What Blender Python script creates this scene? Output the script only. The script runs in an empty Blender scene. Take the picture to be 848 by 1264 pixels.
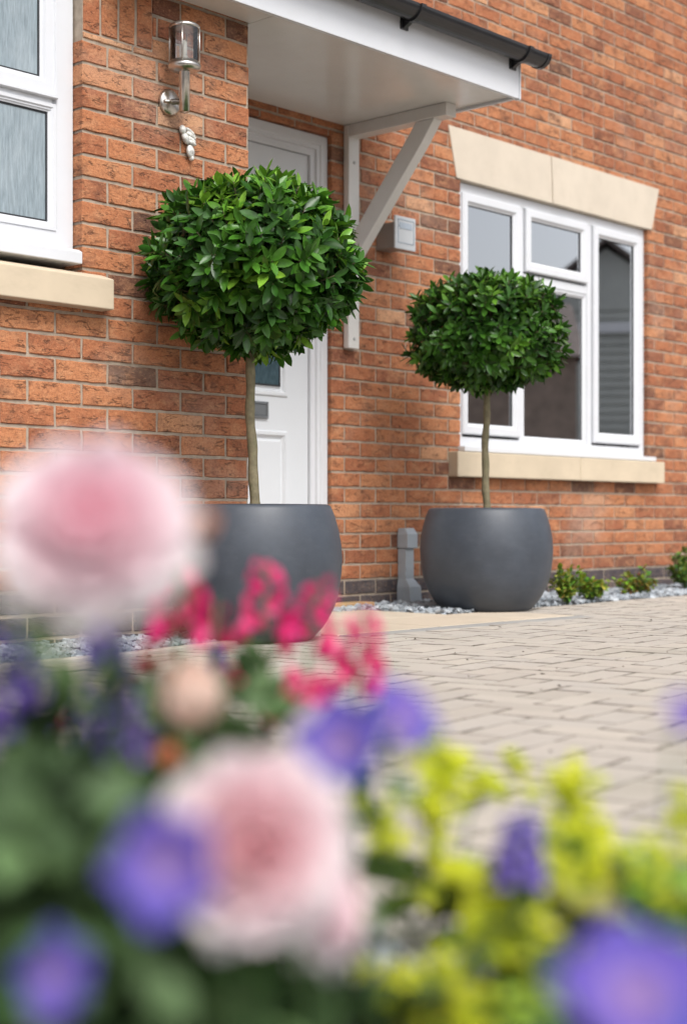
import bpy, math, random
import numpy as np
from mathutils import Vector, Matrix
random.seed(7)
R = random.Random(11)
scene = bpy.context.scene
COL = bpy.context.scene.collection

# ------------------------------------------------------------------ camera numbers
F = 1880.0; CX = 424.0; HY = 641.0; EYE = 0.42
AL = math.atan(1716.0 / F); CA, SA = math.cos(AL), math.sin(AL)
FW = Vector((CA, SA, 0)); RT = Vector((SA, -CA, 0)); UP = Vector((0, 0, 1))
def W(x, y, Z):                       # point at distance Z along the view axis
    return FW * Z + RT * ((x - CX) / F * Z) + Vector((0, 0, EYE + (HY - y) / F * Z))
YR = 4.9; YL = 4.154; XC = 4.02       # door wall, projecting wall, its corner

# ------------------------------------------------------------------ object helpers
BASE = {}
def empty(name, loc, label=None, cat=None, group=None):
    o = bpy.data.objects.new(name, None); COL.objects.link(o)
    o.location = loc; o.empty_display_size = .05
    BASE[o.name] = Vector(loc)
    if label: o['label'] = label
    if cat: o['category'] = cat
    if group: o['group'] = group
    return o
class MB:
    def __init__(s): s.v = []; s.f = []; s.m = []; s.c = []
    def add(s, vs, fs, mi=0, col=(1, 1, 1)):
        n = len(s.v); s.v.extend([tuple(p) for p in vs])
        for f in fs:
            s.f.append(tuple(i + n for i in f)); s.m.append(mi); s.c.append(col)
    def box(s, x0, x1, y0, y1, z0, z1, mi=0, col=(1, 1, 1)):
        v = [(x, y, z) for z in (z0, z1) for y in (y0, y1) for x in (x0, x1)]
        s.add(v, [(0, 2, 3, 1), (4, 5, 7, 6), (0, 1, 5, 4), (2, 6, 7, 3), (0, 4, 6, 2), (1, 3, 7, 5)], mi, col)
    def prism(s, pts, d, mi=0, col=(1, 1, 1)):      # pts: 3D polygon, d: extrusion vector
        n = len(pts); d = Vector(d)
        v = [Vector(p) for p in pts] + [Vector(p) + d for p in pts]
        s.add(v, [tuple(range(n - 1, -1, -1)), tuple(range(n, 2 * n))] + [(i, (i + 1) % n, (i + 1) % n + n, i + n) for i in range(n)], mi, col)
    def tube(s, path, rad, seg=8, mi=0, col=(1, 1, 1), cap=True):
        path = [Vector(p) for p in path]; n = len(path)
        if not hasattr(rad, '__len__'): rad = [rad] * n
        vs = []; a = None
        for i, p in enumerate(path):
            t = (path[min(i + 1, n - 1)] - path[max(i - 1, 0)]).normalized()
            if a is None:
                a = t.cross(Vector((0, 0, 1)))
                if a.length < .1: a = t.cross(Vector((1, 0, 0)))
            a = (a - t * a.dot(t)).normalized(); b = t.cross(a)
            for k in range(seg):
                w = 2 * math.pi * k / seg
                vs.append(p + (a * math.cos(w) + b * math.sin(w)) * rad[i])
        fs = [(i * seg + k, i * seg + (k + 1) % seg, (i + 1) * seg + (k + 1) % seg, (i + 1) * seg + k) for i in range(n - 1) for k in range(seg)]
        if cap: fs += [tuple(range(seg - 1, -1, -1)), tuple(range((n - 1) * seg, n * seg))]
        s.add(vs, fs, mi, col)
    def lathe(s, c, prof, seg=48, mi=0, axis=None, col=(1, 1, 1), close=False):
        c = Vector(c); ax = Vector(axis or (0, 0, 1)).normalized()
        a = ax.cross(Vector((1, 0, 0)))
        if a.length < .1: a = ax.cross(Vector((0, 1, 0)))
        a.normalize(); b = ax.cross(a)
        vs = []
        for r, z in prof:
            for k in range(seg):
                w = 2 * math.pi * k / seg
                vs.append(c + ax * z + (a * math.cos(w) + b * math.sin(w)) * r)
        n = len(prof)
        fs = [(i * seg + k, i * seg + (k + 1) % seg, (i + 1) * seg + (k + 1) % seg, (i + 1) * seg + k) for i in range(n - 1) for k in range(seg)]
        if close: fs += [tuple(range(seg - 1, -1, -1)), tuple(range((n - 1) * seg, n * seg))]
        s.add(vs, fs, mi, col)
    def rim(s, x0, x1, z0, z1, prof, mi=0):         # mitred frame: prof = [(inset, y), ...]
        vs = []
        for i, y in prof:
            vs += [(x0 + i, y, z0 + i), (x1 - i, y, z0 + i), (x1 - i, y, z1 - i), (x0 + i, y, z1 - i)]
        fs = [(4 * j + k, 4 * j + (k + 1) % 4, 4 * j + 4 + (k + 1) % 4, 4 * j + 4 + k) for j in range(len(prof) - 1) for k in range(4)]
        s.add(vs, fs, mi)
    def build(s, name, mats, parent=None, smooth=False, bevel=0, label=None, kind=None, cat=None, group=None):
        if not isinstance(mats, (list, tuple)): mats = [mats]
        off = Vector((0, 0, 0)); p = parent
        while p is not None and p.parent is not None: p = p.parent
        if p is not None: off = BASE[p.name]
        me = bpy.data.meshes.new(name)
        arr = np.array(s.v, dtype=np.float64) - np.array(off)
        me.from_pydata(arr.tolist(), [], s.f)
        for m in mats: me.materials.append(m)
        me.polygons.foreach_set('material_index', s.m)
        ca = me.color_attributes.new('col', 'FLOAT_COLOR', 'CORNER')
        tot = []
        for f, c in zip(s.f, s.c): tot.extend([c[0], c[1], c[2], 1.0] * len(f))
        ca.data.foreach_set('color', tot)
        if smooth: me.polygons.foreach_set('use_smooth', [True] * len(s.f))
        me.update()
        o = bpy.data.objects.new(name, me); COL.objects.link(o)
        if parent is not None: o.parent = parent
        else: BASE[o.name] = Vector((0, 0, 0))
        if bevel:
            b = o.modifiers.new('bevel', 'BEVEL'); b.width = bevel; b.segments = 2; b.limit_method = 'ANGLE'; b.angle_limit = math.radians(40)
        if label: o['label'] = label
        if kind: o['kind'] = kind
        if cat: o['category'] = cat
        if group: o['group'] = group
        return o

# ------------------------------------------------------------------ materials
def newmat(name):
    m = bpy.data.materials.new(name); m.use_nodes = True
    nt = m.node_tree; nt.nodes.clear()
    out = nt.nodes.new('ShaderNodeOutputMaterial'); p = nt.nodes.new('ShaderNodeBsdfPrincipled')
    nt.links.new(p.outputs[0], out.inputs[0])
    return m, nt, p, out
def nd(nt, typ, **kw):
    n = nt.nodes.new(typ)
    for k, v in kw.items():
        if k in n.inputs.keys() if isinstance(k, str) else False: n.inputs[k].default_value = v
        else: setattr(n, k, v)
    return n
def mapping(nt, scale, src='Object'):
    tc = nt.nodes.new('ShaderNodeTexCoord'); mp = nt.nodes.new('ShaderNodeMapping')
    mp.inputs['Scale'].default_value = scale if hasattr(scale, '__len__') else (scale,) * 3
    nt.links.new(tc.outputs[src], mp.inputs[0]); return mp
def noise(nt, scale, detail=4, rough=.6, sc=(1, 1, 1)):
    mp = mapping(nt, sc); n = nt.nodes.new('ShaderNodeTexNoise')
    n.inputs['Scale'].default_value = scale; n.inputs['Detail'].default_value = detail; n.inputs['Roughness'].default_value = rough
    nt.links.new(mp.outputs[0], n.inputs['Vector']); return n
def ramp(nt, src, stops):
    r = nt.nodes.new('ShaderNodeValToRGB'); nt.links.new(src, r.inputs[0])
    e = r.color_ramp.elements
    while len(e) < len(stops): e.new(.5)
    for k, (p, c) in enumerate(stops):
        e[k].position = p; e[k].color = (c[0], c[1], c[2], 1) if hasattr(c, '__len__') else (c, c, c, 1)
    return r
def mix(nt, a, b, fac, mode='MIX'):
    m = nt.nodes.new('ShaderNodeMix'); m.data_type = 'RGBA'; m.blend_type = mode
    for i, v in ((6, a), (7, b)):
        if hasattr(v, 'is_linked') or hasattr(v, 'links'): nt.links.new(v, m.inputs[i])
        else: m.inputs[i].default_value = (v[0], v[1], v[2], 1)
    if hasattr(fac, 'links'): nt.links.new(fac, m.inputs[0])
    else: m.inputs[0].default_value = fac
    return m.outputs[2]
def math_(nt, op, a, b=0.0, clamp=False):
    m = nt.nodes.new('ShaderNodeMath'); m.operation = op; m.use_clamp = clamp
    for i, v in ((0, a), (1, b)):
        if hasattr(v, 'links'): nt.links.new(v, m.inputs[i])
        else: m.inputs[i].default_value = v
    return m.outputs[0]
def bump(nt, p, src, strength, dist, prev=None):
    b = nt.nodes.new('ShaderNodeBump'); b.inputs['Strength'].default_value = strength; b.inputs['Distance'].default_value = dist
    nt.links.new(src, b.inputs['Height'])
    if prev is not None: nt.links.new(prev, b.inputs['Normal'])
    nt.links.new(b.outputs[0], p.inputs['Normal']); return b.outputs[0]
def simple(name, col, rough=.5, metal=0, var=.12, vscale=6, bs=0.0, bscale=200, bd=.001, dirt=None, spec=.5):
    m, nt, p, out = newmat(name)
    n = noise(nt, vscale, 5)
    r = ramp(nt, n.outputs[0], [(.3, tuple(c * (1 - var) for c in col)), (.7, tuple(min(1, c * (1 + var)) for c in col))])
    c = r.outputs[0]
    if dirt:
        n2 = noise(nt, dirt[1], 6, .7, dirt[3] if len(dirt) > 3 else (1, 1, 1)); r2 = ramp(nt, n2.outputs[0], [(.5, 0), (.75, 1)])
        c = mix(nt, c, dirt[0], math_(nt, 'MULTIPLY', r2.outputs[0], dirt[2]))
    nt.links.new(c, p.inputs['Base Color'])
    p.inputs['Roughness'].default_value = rough; p.inputs['Metallic'].default_value = metal
    p.inputs['Specular IOR Level'].default_value = spec
    if bs:
        nb = noise(nt, bscale, 3); bump(nt, p, nb.outputs[0], bs, bd)
    return m
def attr(nt):
    a = nt.nodes.new('ShaderNodeAttribute'); a.attribute_name = 'col'; return a
def leafmat(name, rough=.35, trans=.2, var=.25, vscale=30, spec=.5):
    m, nt, p, out = newmat(name)
    a = attr(nt); n = noise(nt, vscale, 3)
    r = ramp(nt, n.outputs[0], [(.3, 1 - var), (.7, 1 + var)])
    c = mix(nt, a.outputs['Color'], r.outputs[0], 1.0, 'MULTIPLY')
    nt.links.new(c, p.inputs['Base Color']); p.inputs['Roughness'].default_value = rough
    p.inputs['Specular IOR Level'].default_value = spec
    t = nt.nodes.new('ShaderNodeBsdfTranslucent'); nt.links.new(c, t.inputs[0])
    mx = nt.nodes.new('ShaderNodeMixShader'); mx.inputs[0].default_value = trans
    nt.links.new(p.outputs[0], mx.inputs[1]); nt.links.new(t.outputs[0], mx.inputs[2]); nt.links.new(mx.outputs[0], out.inputs[0])
    return m

def brick_material():
    m, nt, p, out = newmat('fired_brick')
    a = attr(nt); sep = nt.nodes.new('ShaderNodeSeparateColor'); nt.links.new(a.outputs['Color'], sep.inputs[0])
    tint, off, blue = sep.outputs[0], sep.outputs[1], sep.outputs[2]
    body = ramp(nt, tint, [(0, (.13, .066, .045)), (.14, (.235, .090, .052)), (.35, (.345, .122, .059)), (.6, (.43, .163, .074)), (.85, (.50, .215, .10)), (1, (.58, .32, .18))])
    # each brick gets its own piece of the noise
    tc = nt.nodes.new('ShaderNodeTexCoord'); cmb = nt.nodes.new('ShaderNodeCombineXYZ')
    k = math_(nt, 'MULTIPLY', off, 37.0); nt.links.new(k, cmb.inputs[0]); nt.links.new(k, cmb.inputs[1]); nt.links.new(k, cmb.inputs[2])
    ad = nt.nodes.new('ShaderNodeVectorMath'); ad.operation = 'ADD'; nt.links.new(tc.outputs['Object'], ad.inputs[0]); nt.links.new(cmb.outputs[0], ad.inputs[1])
    def nz(scale, sc, detail=5, rough=.6, dist=0):
        mp = nt.nodes.new('ShaderNodeMapping'); mp.inputs['Scale'].default_value = sc
        nt.links.new(ad.outputs[0], mp.inputs[0]); n = nt.nodes.new('ShaderNodeTexNoise')
        n.inputs['Scale'].default_value = scale; n.inputs['Detail'].default_value = detail; n.inputs['Roughness'].default_value = rough
        n.inputs['Distortion'].default_value = dist
        nt.links.new(mp.outputs[0], n.inputs['Vector']); return n.outputs[0]
    blot = nz(13, (1, 1, 1.7), 4)
    c = mix(nt, body.outputs[0], (.52, .26, .135), math_(nt, 'MULTIPLY', ramp(nt, blot, [(.5, 0), (.68, 1)]).outputs[0], .6))
    dark = nz(9, (1, 1, 1.5), 5, .65)
    c = mix(nt, c, (.13, .055, .036), math_(nt, 'MULTIPLY', ramp(nt, dark, [(.52, 0), (.70, 1)]).outputs[0], .75))
    spk = nz(240, (1, 1, 1.3), 3, .7)
    c = mix(nt, c, (.10, .045, .032), math_(nt, 'MULTIPLY', ramp(nt, spk, [(.55, 0), (.68, 1)]).outputs[0], .8))
    c = mix(nt, c, (.62, .36, .21), math_(nt, 'MULTIPLY', ramp(nt, spk, [(.28, 1), (.42, 0)]).outputs[0], .45))
    # wire-cut creases: thin dark wavering tears across the face
    cr = nz(9, (1.5, 1.5, 6), 4, .55, .6)
    line = math_(nt, 'SUBTRACT', 1.0, math_(nt, 'MULTIPLY', math_(nt, 'ABSOLUTE', math_(nt, 'SUBTRACT', cr, .5)), 34.0), True)
    msk = ramp(nt, nz(16, (1, 1, 2.2), 2), [(.49, 0), (.56, 1)]).outputs[0]
    crease = math_(nt, 'MULTIPLY', line, msk)
    c = mix(nt, c, (.085, .045, .033), math_(nt, 'MULTIPLY', crease, .75))
    # engineering bricks at the foot of the wall
    eng = mix(nt, (.045, .047, .058), (.10, .085, .085), ramp(nt, blot, [(.4, 0), (.7, 1)]).outputs[0])
    c = mix(nt, c, eng, blue)
    big = noise(nt, 1.3, 4, .6); c = mix(nt, c, (.52, .42, .34), math_(nt, 'MULTIPLY', ramp(nt, big.outputs[0], [(.55, 0), (.75, 1)]).outputs[0], .35)); mid = nz(75, (1, 1, 1.5), 4, .75); c = mix(nt, c, (.15, .062, .038), math_(nt, 'MULTIPLY', ramp(nt, mid, [(.52, 0), (.64, 1)]).outputs[0], .5)); c = mix(nt, c, (.62, .33, .18), math_(nt, 'MULTIPLY', ramp(nt, mid, [(.34, 1), (.45, 0)]).outputs[0], .35))
    nt.links.new(c, p.inputs['Base Color']); p.inputs['Roughness'].default_value = .88
    p.inputs['Specular IOR Level'].default_value = .25
    b1 = bump(nt, p, spk, .5, .0016)
    b2 = bump(nt, p, math_(nt, 'SUBTRACT', nz(45, (1, 1, 1.6), 4), math_(nt, 'MULTIPLY', crease, .9)), .8, .004, b1)
    return m
M = {}
M['brick'] = brick_material()
M['mortar'] = simple('lime_mortar', (.36, .295, .23), .95, var=.22, vscale=30, bs=.7, bscale=260, bd=.002, dirt=((.26, .19, .14), 4, .6))
M['upvc'] = simple('white_upvc', (.62, .635, .665), .3, var=.02, vscale=3, dirt=((.55, .53, .50), 7, .16, (1, 1, 2)))
M['upvc_soft'] = simple('white_painted_board', (.68, .665, .64), .2, var=.03, vscale=3, dirt=((.5, .47, .42), 5, .22))
M['seal'] = simple('black_rubber_seal', (.015, .017, .02), .6)
M['stone'] = simple('buff_cast_stone', (.54, .45, .33), .85, var=.07, vscale=5, bs=.4, bscale=500, bd=.0006, dirt=((.42, .35, .25), 9, .35, (1, 1, 2.5)))
M['stone_pale'] = simple('pale_cast_stone', (.56, .49, .40), .85, var=.06, vscale=5, bs=.4, bscale=500, bd=.0006, dirt=((.47, .40, .31), 9, .3))
M['gutter'] = simple('black_gutter_plastic', (.018, .018, .020), .28, var=.2)
M['tile'] = simple('slate_grey_tile', (.05, .05, .055), .7, var=.3, vscale=20)
M['doorpaint'] = simple('white_composite_door', (.62, .645, .675), .36, var=.02, bs=.12, bscale=90, bd=.0006)
M['steel'] = simple('brushed_stainless_steel', (.62, .59, .55), .3, metal=1, var=.12, vscale=20, bs=.15, bscale=300, bd=.0004, dirt=((.25, .22, .2), 30, .4))
M['grey_metal'] = simple('grey_powder_coat', (.30, .28, .26), .4, metal=.3, var=.08)
M['lamp_face'] = simple('pale_grey_lamp_face', (.58, .60, .62), .35, var=.04)
M['cable'] = simple('grey_plastic_cover', (.36, .40, .44), .5, var=.08, dirt=((.35, .35, .34), 15, .4))
M['pot'] = simple('charcoal_fibre_pot', (.048, .057, .073), .46, var=.14, vscale=9, bs=.25, bscale=420, bd=.0008, dirt=((.13, .135, .145), 14, .15, (1, 1, 2.5)), spec=.45)
M['soil'] = simple('dark_compost', (.035, .025, .018), .95, var=.5, vscale=60, bs=1, bscale=90, bd=.01)
M['bark'] = simple('grey_brown_bark', (.17, .145, .085), .8, var=.35, vscale=35, bs=.6, bscale=120, bd=.003, dirt=((.10, .13, .05), 22, .6, (1, 1, .4)))
M['twig'] = simple('brown_twig', (.10, .075, .04), .8, var=.3, vscale=40)
M['stem'] = simple('green_stem', (.07, .13, .04), .6, var=.3, vscale=40)
M['leaf'] = leafmat('glossy_laurel_leaf', .30, .14, .25, 40, .30)
M['rose_leaf'] = leafmat('rose_leaf', .6, .2, .3, 20, .25)
M['petal'] = leafmat('soft_petal', .75, .5, .06, 40, .2)
M['wood'] = simple('oak_threshold', (.42, .27, .13), .6, var=.2, vscale=12, dirt=((.2, .13, .07), 10, .5, (1, 8, 8)))
M['kerb'] = simple('pale_concrete_edging', (.50, .46, .41), .9, var=.12, vscale=20, bs=.5, bscale=300, bd=.001)
M['sand'] = simple('dark_jointing_sand', (.085, .070, .052), .95, var=.4, vscale=30, bs=1, bscale=300, bd=.003)
M['asphalt'] = simple('asphalt', (.07, .07, .07), .9, var=.2, vscale=8)
M['plaster'] = simple('interior_plaster', (.42, .38, .33), .9, var=.06)
M['curtain'] = simple('pale_curtain', (.74, .74, .68), .9, var=.08)
M['ornament'] = simple('mottled_pewter', (.68, .66, .62), .5, metal=.15, var=.5, vscale=60, bs=.6, bscale=150, bd=.003)
M['roof_red'] = simple('brown_roof_tile', (.13, .105, .095), .8, var=.25, vscale=3)
M['far_brick'] = simple('far_red_brick', (.32, .25, .205), .9, var=.2, vscale=4)

def paver_material(name, cols, rough=.9):
    m, nt, p, out = newmat(name)
    a = attr(nt); sep = nt.nodes.new('ShaderNodeSeparateColor'); nt.links.new(a.outputs['Color'], sep.inputs[0])
    r = ramp(nt, sep.outputs[0], [(i / (len(cols) - 1), c) for i, c in enumerate(cols)])
    n = noise(nt, 5, 6, .7); n2 = noise(nt, 330, 3, .7); n3 = noise(nt, 1.1, 4)
    c = mix(nt, r.outputs[0], (.27, .235, .195), math_(nt, 'MULTIPLY', ramp(nt, n.outputs[0], [(.5, 0), (.72, 1)]).outputs[0], .22))
    c = mix(nt, c, (.23, .24, .17), math_(nt, 'MULTIPLY', ramp(nt, n3.outputs[0], [(.52, 0), (.7, 1)]).outputs[0], .2))
    c = mix(nt, c, (.16, .13, .11), math_(nt, 'MULTIPLY', ramp(nt, n2.outputs[0], [(.58, 0), (.68, 1)]).outputs[0], .5))
    c = mix(nt, c, (.6, .55, .48), math_(nt, 'MULTIPLY', ramp(nt, n2.outputs[0], [(.3, 1), (.42, 0)]).outputs[0], .4))
    c = mix(nt, c, (.11, .095, .075), math_(nt, 'MULTIPLY', sep.outputs[2], ramp(nt, noise(nt, 9, 5).outputs[0], [(.35, .12), (.62, .95)]).outputs[0]))
    nt.links.new(c, p.inputs['Base Color']); p.inputs['Roughness'].default_value = rough; p.inputs['Specular IOR Level'].default_value = .3
    bump(nt, p, n2.outputs[0], .6, .002)
    return m
M['paver'] = paver_material('block_paver', [(.40, .36, .315), (.44, .395, .345), (.42, .385, .345), (.46, .415, .36), (.38, .345, .31)])
M['slab'] = paver_material('buff_flagstone', [(.50, .42, .325), (.55, .47, .375)])
M['greyset'] = paver_material('grey_sett', [(.27, .27, .265), (.33, .325, .31)])
M['chip'] = paver_material('slate_chip', [(.20, .235, .27), (.33, .37, .41), (.27, .30, .33), (.48, .52, .56), (.12, .135, .155)], .75)

def clear_glass():
    m, nt, p, out = newmat('window_glass'); nt.nodes.remove(p)
    tr = nt.nodes.new('ShaderNodeBsdfTransparent'); tr.inputs[0].default_value = (.80, .84, .84, 1)
    gl = nt.nodes.new('ShaderNodeBsdfGlossy'); gl.inputs['Roughness'].default_value = .0; gl.inputs[0].default_value = (.95, .97, 1, 1)
    fr = nt.nodes.new('ShaderNodeFresnel'); fr.inputs[0].default_value = 1.5
    mx = nt.nodes.new('ShaderNodeMixShader'); nt.links.new(math_(nt, 'MULTIPLY', fr.outputs[0], GLASSK, True), mx.inputs[0])
    nt.links.new(tr.outputs[0], mx.inputs[1]); nt.links.new(gl.outputs[0], mx.inputs[2]); nt.links.new(mx.outputs[0], out.inputs[0])
    return m
GLASSK = 10.0
M['glass'] = clear_glass()
def lantern_glass():
    m, nt, p, out = newmat('lantern_glass'); nt.nodes.remove(p)
    tr = nt.nodes.new('ShaderNodeBsdfTransparent'); tr.inputs[0].default_value = (.95, .955, .96, 1)
    gl = nt.nodes.new('ShaderNodeBsdfGlossy'); gl.inputs['Roughness'].default_value = .08
    fr = nt.nodes.new('ShaderNodeFresnel'); fr.inputs[0].default_value = 1.5
    mx = nt.nodes.new('ShaderNodeMixShader'); nt.links.new(math_(nt, 'MULTIPLY', fr.outputs[0], 1.8, True), mx.inputs[0])
    nt.links.new(tr.outputs[0], mx.inputs[1]); nt.links.new(gl.outputs[0], mx.inputs[2]); nt.links.new(mx.outputs[0], out.inputs[0])
    return m
M['lglass'] = lantern_glass()
def obscure_glass():
    m, nt, p, out = newmat('obscure_glass')
    n = noise(nt, 110, 4, .65, (1, 1, .12)); n2 = noise(nt, 9, 4, .6, (1, 1, .5)); n3 = noise(nt, 300, 2, .5, (1, 1, .4))
    c = ramp(nt, n.outputs[0], [(.33, (.17, .215, .24)), (.66, (.27, .33, .365))]).outputs[0]
    c = mix(nt, c, (.42, .47, .50), math_(nt, 'MULTIPLY', ramp(nt, n2.outputs[0], [(.4, 0), (.7, 1)]).outputs[0], .3))
    nt.links.new(c, p.inputs['Base Color']); p.inputs['Roughness'].default_value = .22
    p.inputs['Specular IOR Level'].default_value = .8
    b = bump(nt, p, n.outputs[0], .7, .004); bump(nt, p, n3.outputs[0], .5, .001, b)
    return m
M['obscure'] = obscure_glass()
def door_glass():
    m, nt, p, out = newmat('door_glass')
    n = noise(nt, 90, 3, .6, (1, 1, .3))
    nt.links.new(ramp(nt, n.outputs[0], [(.3, (.035, .06, .075)), (.7, (.07, .11, .13))]).outputs[0], p.inputs['Base Color'])
    p.inputs['Roughness'].default_value = .18; bump(nt, p, n.outputs[0], .4, .002); return m
M['doorglass'] = door_glass()

# ------------------------------------------------------------------ brick walls
def brick_piece(mb, x0, x1, z0, z1, y, tint, blue, deep, axis='x'):
    """one brick: rough-edged front face standing proud of the mortar. axis 'x' faces -Y, axis 'r' is a return face on a plane X=const"""
    if x1 - x0 < .012 or z1 - z0 < .012: return
    j = .0016; col = (tint, R.random(), blue)
    nx = max(1, int((x1 - x0) / .03)); pts = []
    for i in range(nx): pts.append((x0 + (x1 - x0) * i / nx, z0))
    pts += [(x1, z0), (x1, (z0 + z1) / 2)]
    for i in range(nx): pts.append((x1 - (x1 - x0) * i / nx, z1))
    pts += [(x0, z1), (x0, (z0 + z1) / 2)]
    cx, cz = (x0 + x1) / 2, (z0 + z1) / 2; n = len(pts)
    ja = [(px + R.uniform(-j, j), pz + R.uniform(-j, j)) for px, pz in pts]
    tl = R.uniform(-.0012, .0012)
    rings = []
    for ins, d in ((0, .10 if deep else .02), (0, .0035), (.0028, 0.0)):
        ring = []
        for px, pz in ja:
            qx = px + (ins if px < cx - .001 else -ins if px > cx + .001 else 0) * (1 if min(abs(px - x0), abs(px - x1)) < .006 else 0)
            qz = pz + (ins if pz < cz - .001 else -ins if pz > cz + .001 else 0) * (1 if min(abs(pz - z0), abs(pz - z1)) < .006 else 0)
            ring.append((qx, y + d + tl, qz))
        rings += ring
    fs = [(k * n + i, k * n + (i + 1) % n, (k + 1) * n + (i + 1) % n, (k + 1) * n + i) for k in range(2) for i in range(n)]
    rings.append((cx, y + tl - .0006, cz)); c = len(rings) - 1
    fs += [(2 * n + i, 2 * n + (i + 1) % n, c) for i in range(n)]
    mb.add(rings, fs, 0, col)
def rtint():
    t = R.gauss(.53, .21)
    if R.random() < .06: t = R.uniform(.02, .2)
    return min(1, max(0, t))
def brick_wall(name, parent, x0, x1, z0, z1, y, ch, L, zph, xph, openings, blue_z, soldiers=(), thick=.2, ends=()):
    """openings: (xa, xb, za, zb) holes; soldiers: (xa, xb, za, zb) areas of upright bricks"""
    mb = MB(); g = .0108
    k0 = math.floor((z0 - zph) / ch); k = k0
    cuts = list(openings) + list(soldiers)
    while zph + k * ch < z1:
        a, b = zph + k * ch + g / 2, zph + (k + 1) * ch - g / 2; k += 1
        xo = xph + (L / 2 if k % 2 else 0)
        i = math.floor((x0 - xo) / L)
        while xo + i * L < x1:
            pa, pb = max(xo + i * L + g / 2, x0), min(xo + (i + 1) * L - g / 2, x1); i += 1
            if pb - pa < .02: continue
            t = rtint(); bl = 1.0 if b < blue_z + .005 else 0.0
            segs = [(pa, pb)]
            for (oa, ob, oc, od) in cuts:
                if od <= a + .004 or oc >= b - .004: continue
                ns = []
                for s0, s1 in segs:
                    if ob <= s0 or oa >= s1: ns.append((s0, s1)); continue
                    if s0 < oa: ns.append((s0, oa))
                    if s1 > ob: ns.append((ob, s1))
                    m0, m1 = max(s0, oa), min(s1, ob)
                    if oc > a + .012: brick_piece(mb, m0, m1, a, oc - .002, y, t, bl, True)
                    if od < b - .012: brick_piece(mb, m0, m1, od + .002, b, y, t, bl, True)
                segs = ns
            for s0, s1 in segs:
                for o in openings:
                    if 0 < s0 - o[1] < .02 and o[2] < b and o[3] > a: s0 = o[1]
                    if 0 < o[0] - s1 < .02 and o[2] < b and o[3] > a: s1 = o[0]
                deep = any(abs(s0 - o[1]) < .03 or abs(s1 - o[0]) < .03 for o in openings) or abs(s1 - x1) < .01 or abs(s0 - x0) < .01
                brick_piece(mb, s0, s1, a, b, y, t, bl, deep)
    for (oa, ob, oc, od) in soldiers:
        n = round((ob - oa) / .0775); w = (ob - oa) / n
        for q in range(n): brick_piece(mb, oa + q * w + g / 2, oa + (q + 1) * w - g / 2, oc + g / 2, od - g / 2, y, rtint(), 0, False)
    # mortar body behind, cut round the openings
    ym = y + .0055; e = .004
    xs = sorted({x0, x1} | {v for o in openings for v in (max(x0, o[0] - e), min(x1, o[1] + e))}); zs = sorted({z0, z1} | {v for o in openings for v in (o[2] - e, o[3] + e) if z0 < v < z1})
    def hole(cx, cz): return any(o[0] - e < cx < o[1] + e and o[2] - e < cz < o[3] + e for o in openings)
    for i in range(len(xs) - 1):
        for j in range(len(zs) - 1):
            A, B, C_, D_ = xs[i], xs[i + 1], zs[j], zs[j + 1]
            if hole((A + B) / 2, (C_ + D_) / 2): continue
            mb.add([(A, ym, C_), (B, ym, C_), (B, ym, D_), (A, ym, D_)], [(0, 1, 2, 3)], 1)
            mb.add([(A, y + thick, C_), (B, y + thick, C_), (B, y + thick, D_), (A, y + thick, D_)], [(3, 2, 1, 0)], 1)
            for (p, q, cx, cz) in (((A, C_), (A, D_), A - .001, (C_ + D_) / 2), ((B, C_), (B, D_), B + .001, (C_ + D_) / 2), ((A, C_), (B, C_), (A + B) / 2, C_ - .001), ((A, D_), (B, D_), (A + B) / 2, D_ + .001)):
                if hole(cx, cz) or not (x0 < cx < x1 and z0 < cz < z1):
                    mb.add([(p[0], ym, p[1]), (q[0], ym, q[1]), (q[0], y + thick, q[1]), (p[0], y + thick, p[1])], [(0, 1, 2, 3)], 1)
    return mb

house = empty('brick_house', (5.0, 5.0, 0), 'orange brick house with white framed windows and a white front door under a canopy', 'house')
OL = (2.05, 3.234, 1.25, 2.66)              # opening left window
OD = (4.20, 5.285, 0.0, 2.232)              # door
OR_ = (6.272, 8.124, .775, 2.19)            # right window
wl = brick_wall('wall', house, .2, XC, -.05, 4.4, YL, .0783, .2235, .8055, XC - .2235 * 18 - .0045, [OL], .18, [(3.236, 3.549, 2.085, 2.30)])
# return side of the projecting wall
rb = MB(); ch = .0783; k = -11
while .8055 + k * ch < 4.4:
    a, b = .8055 + k * ch + .005, .8055 + (k + 1) * ch - .005; yy = YL + .004 + (.2235 / 2 if k % 2 else 0)
    cuts_ = [YL + .006] + [yy + .2235 * i for i in range(0 if k % 2 else 1, 4) if yy + .2235 * i < YR - .02] + [YR]
    for s0, s1 in zip(cuts_, cuts_[1:]):
        brick_piece(rb, s0 + .004, s1 - .004, a, b, 0, rtint(), 1.0 if b < .185 else 0.0, False)
    k += 1
n0 = len(wl.v)
wl.add([(XC - vy, vx, vz) for vx, vy, vz in rb.v], [])
for f, c in zip(rb.f, rb.c): wl.f.append(tuple(i + n0 for i in f)); wl.m.append(0); wl.c.append(c)
wl.add([(XC - .0055, YL + .006, -.05), (XC - .0055, YR, -.05), (XC - .0055, YR, 4.4), (XC - .0055, YL + .006, 4.4)], [(0, 1, 2, 3)], 1)
wl.build('wall', [M['brick'], M['mortar']], house, label='projecting brick wall carrying the lantern and the frosted window')
lint_hole = (6.20, 8.205, 2.19, 2.452)
wr = brick_wall('wall', house, XC - .02, 17.0, -.05, 5.6, YR, .0737, .226, .7928, 5.384 - .0048 - .226 * 10 + .113, [OD, OR_], .135, [])
wr.build('wall', [M['brick'], M['mortar']], house, label='set back brick wall around the front door and clear window')

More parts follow.
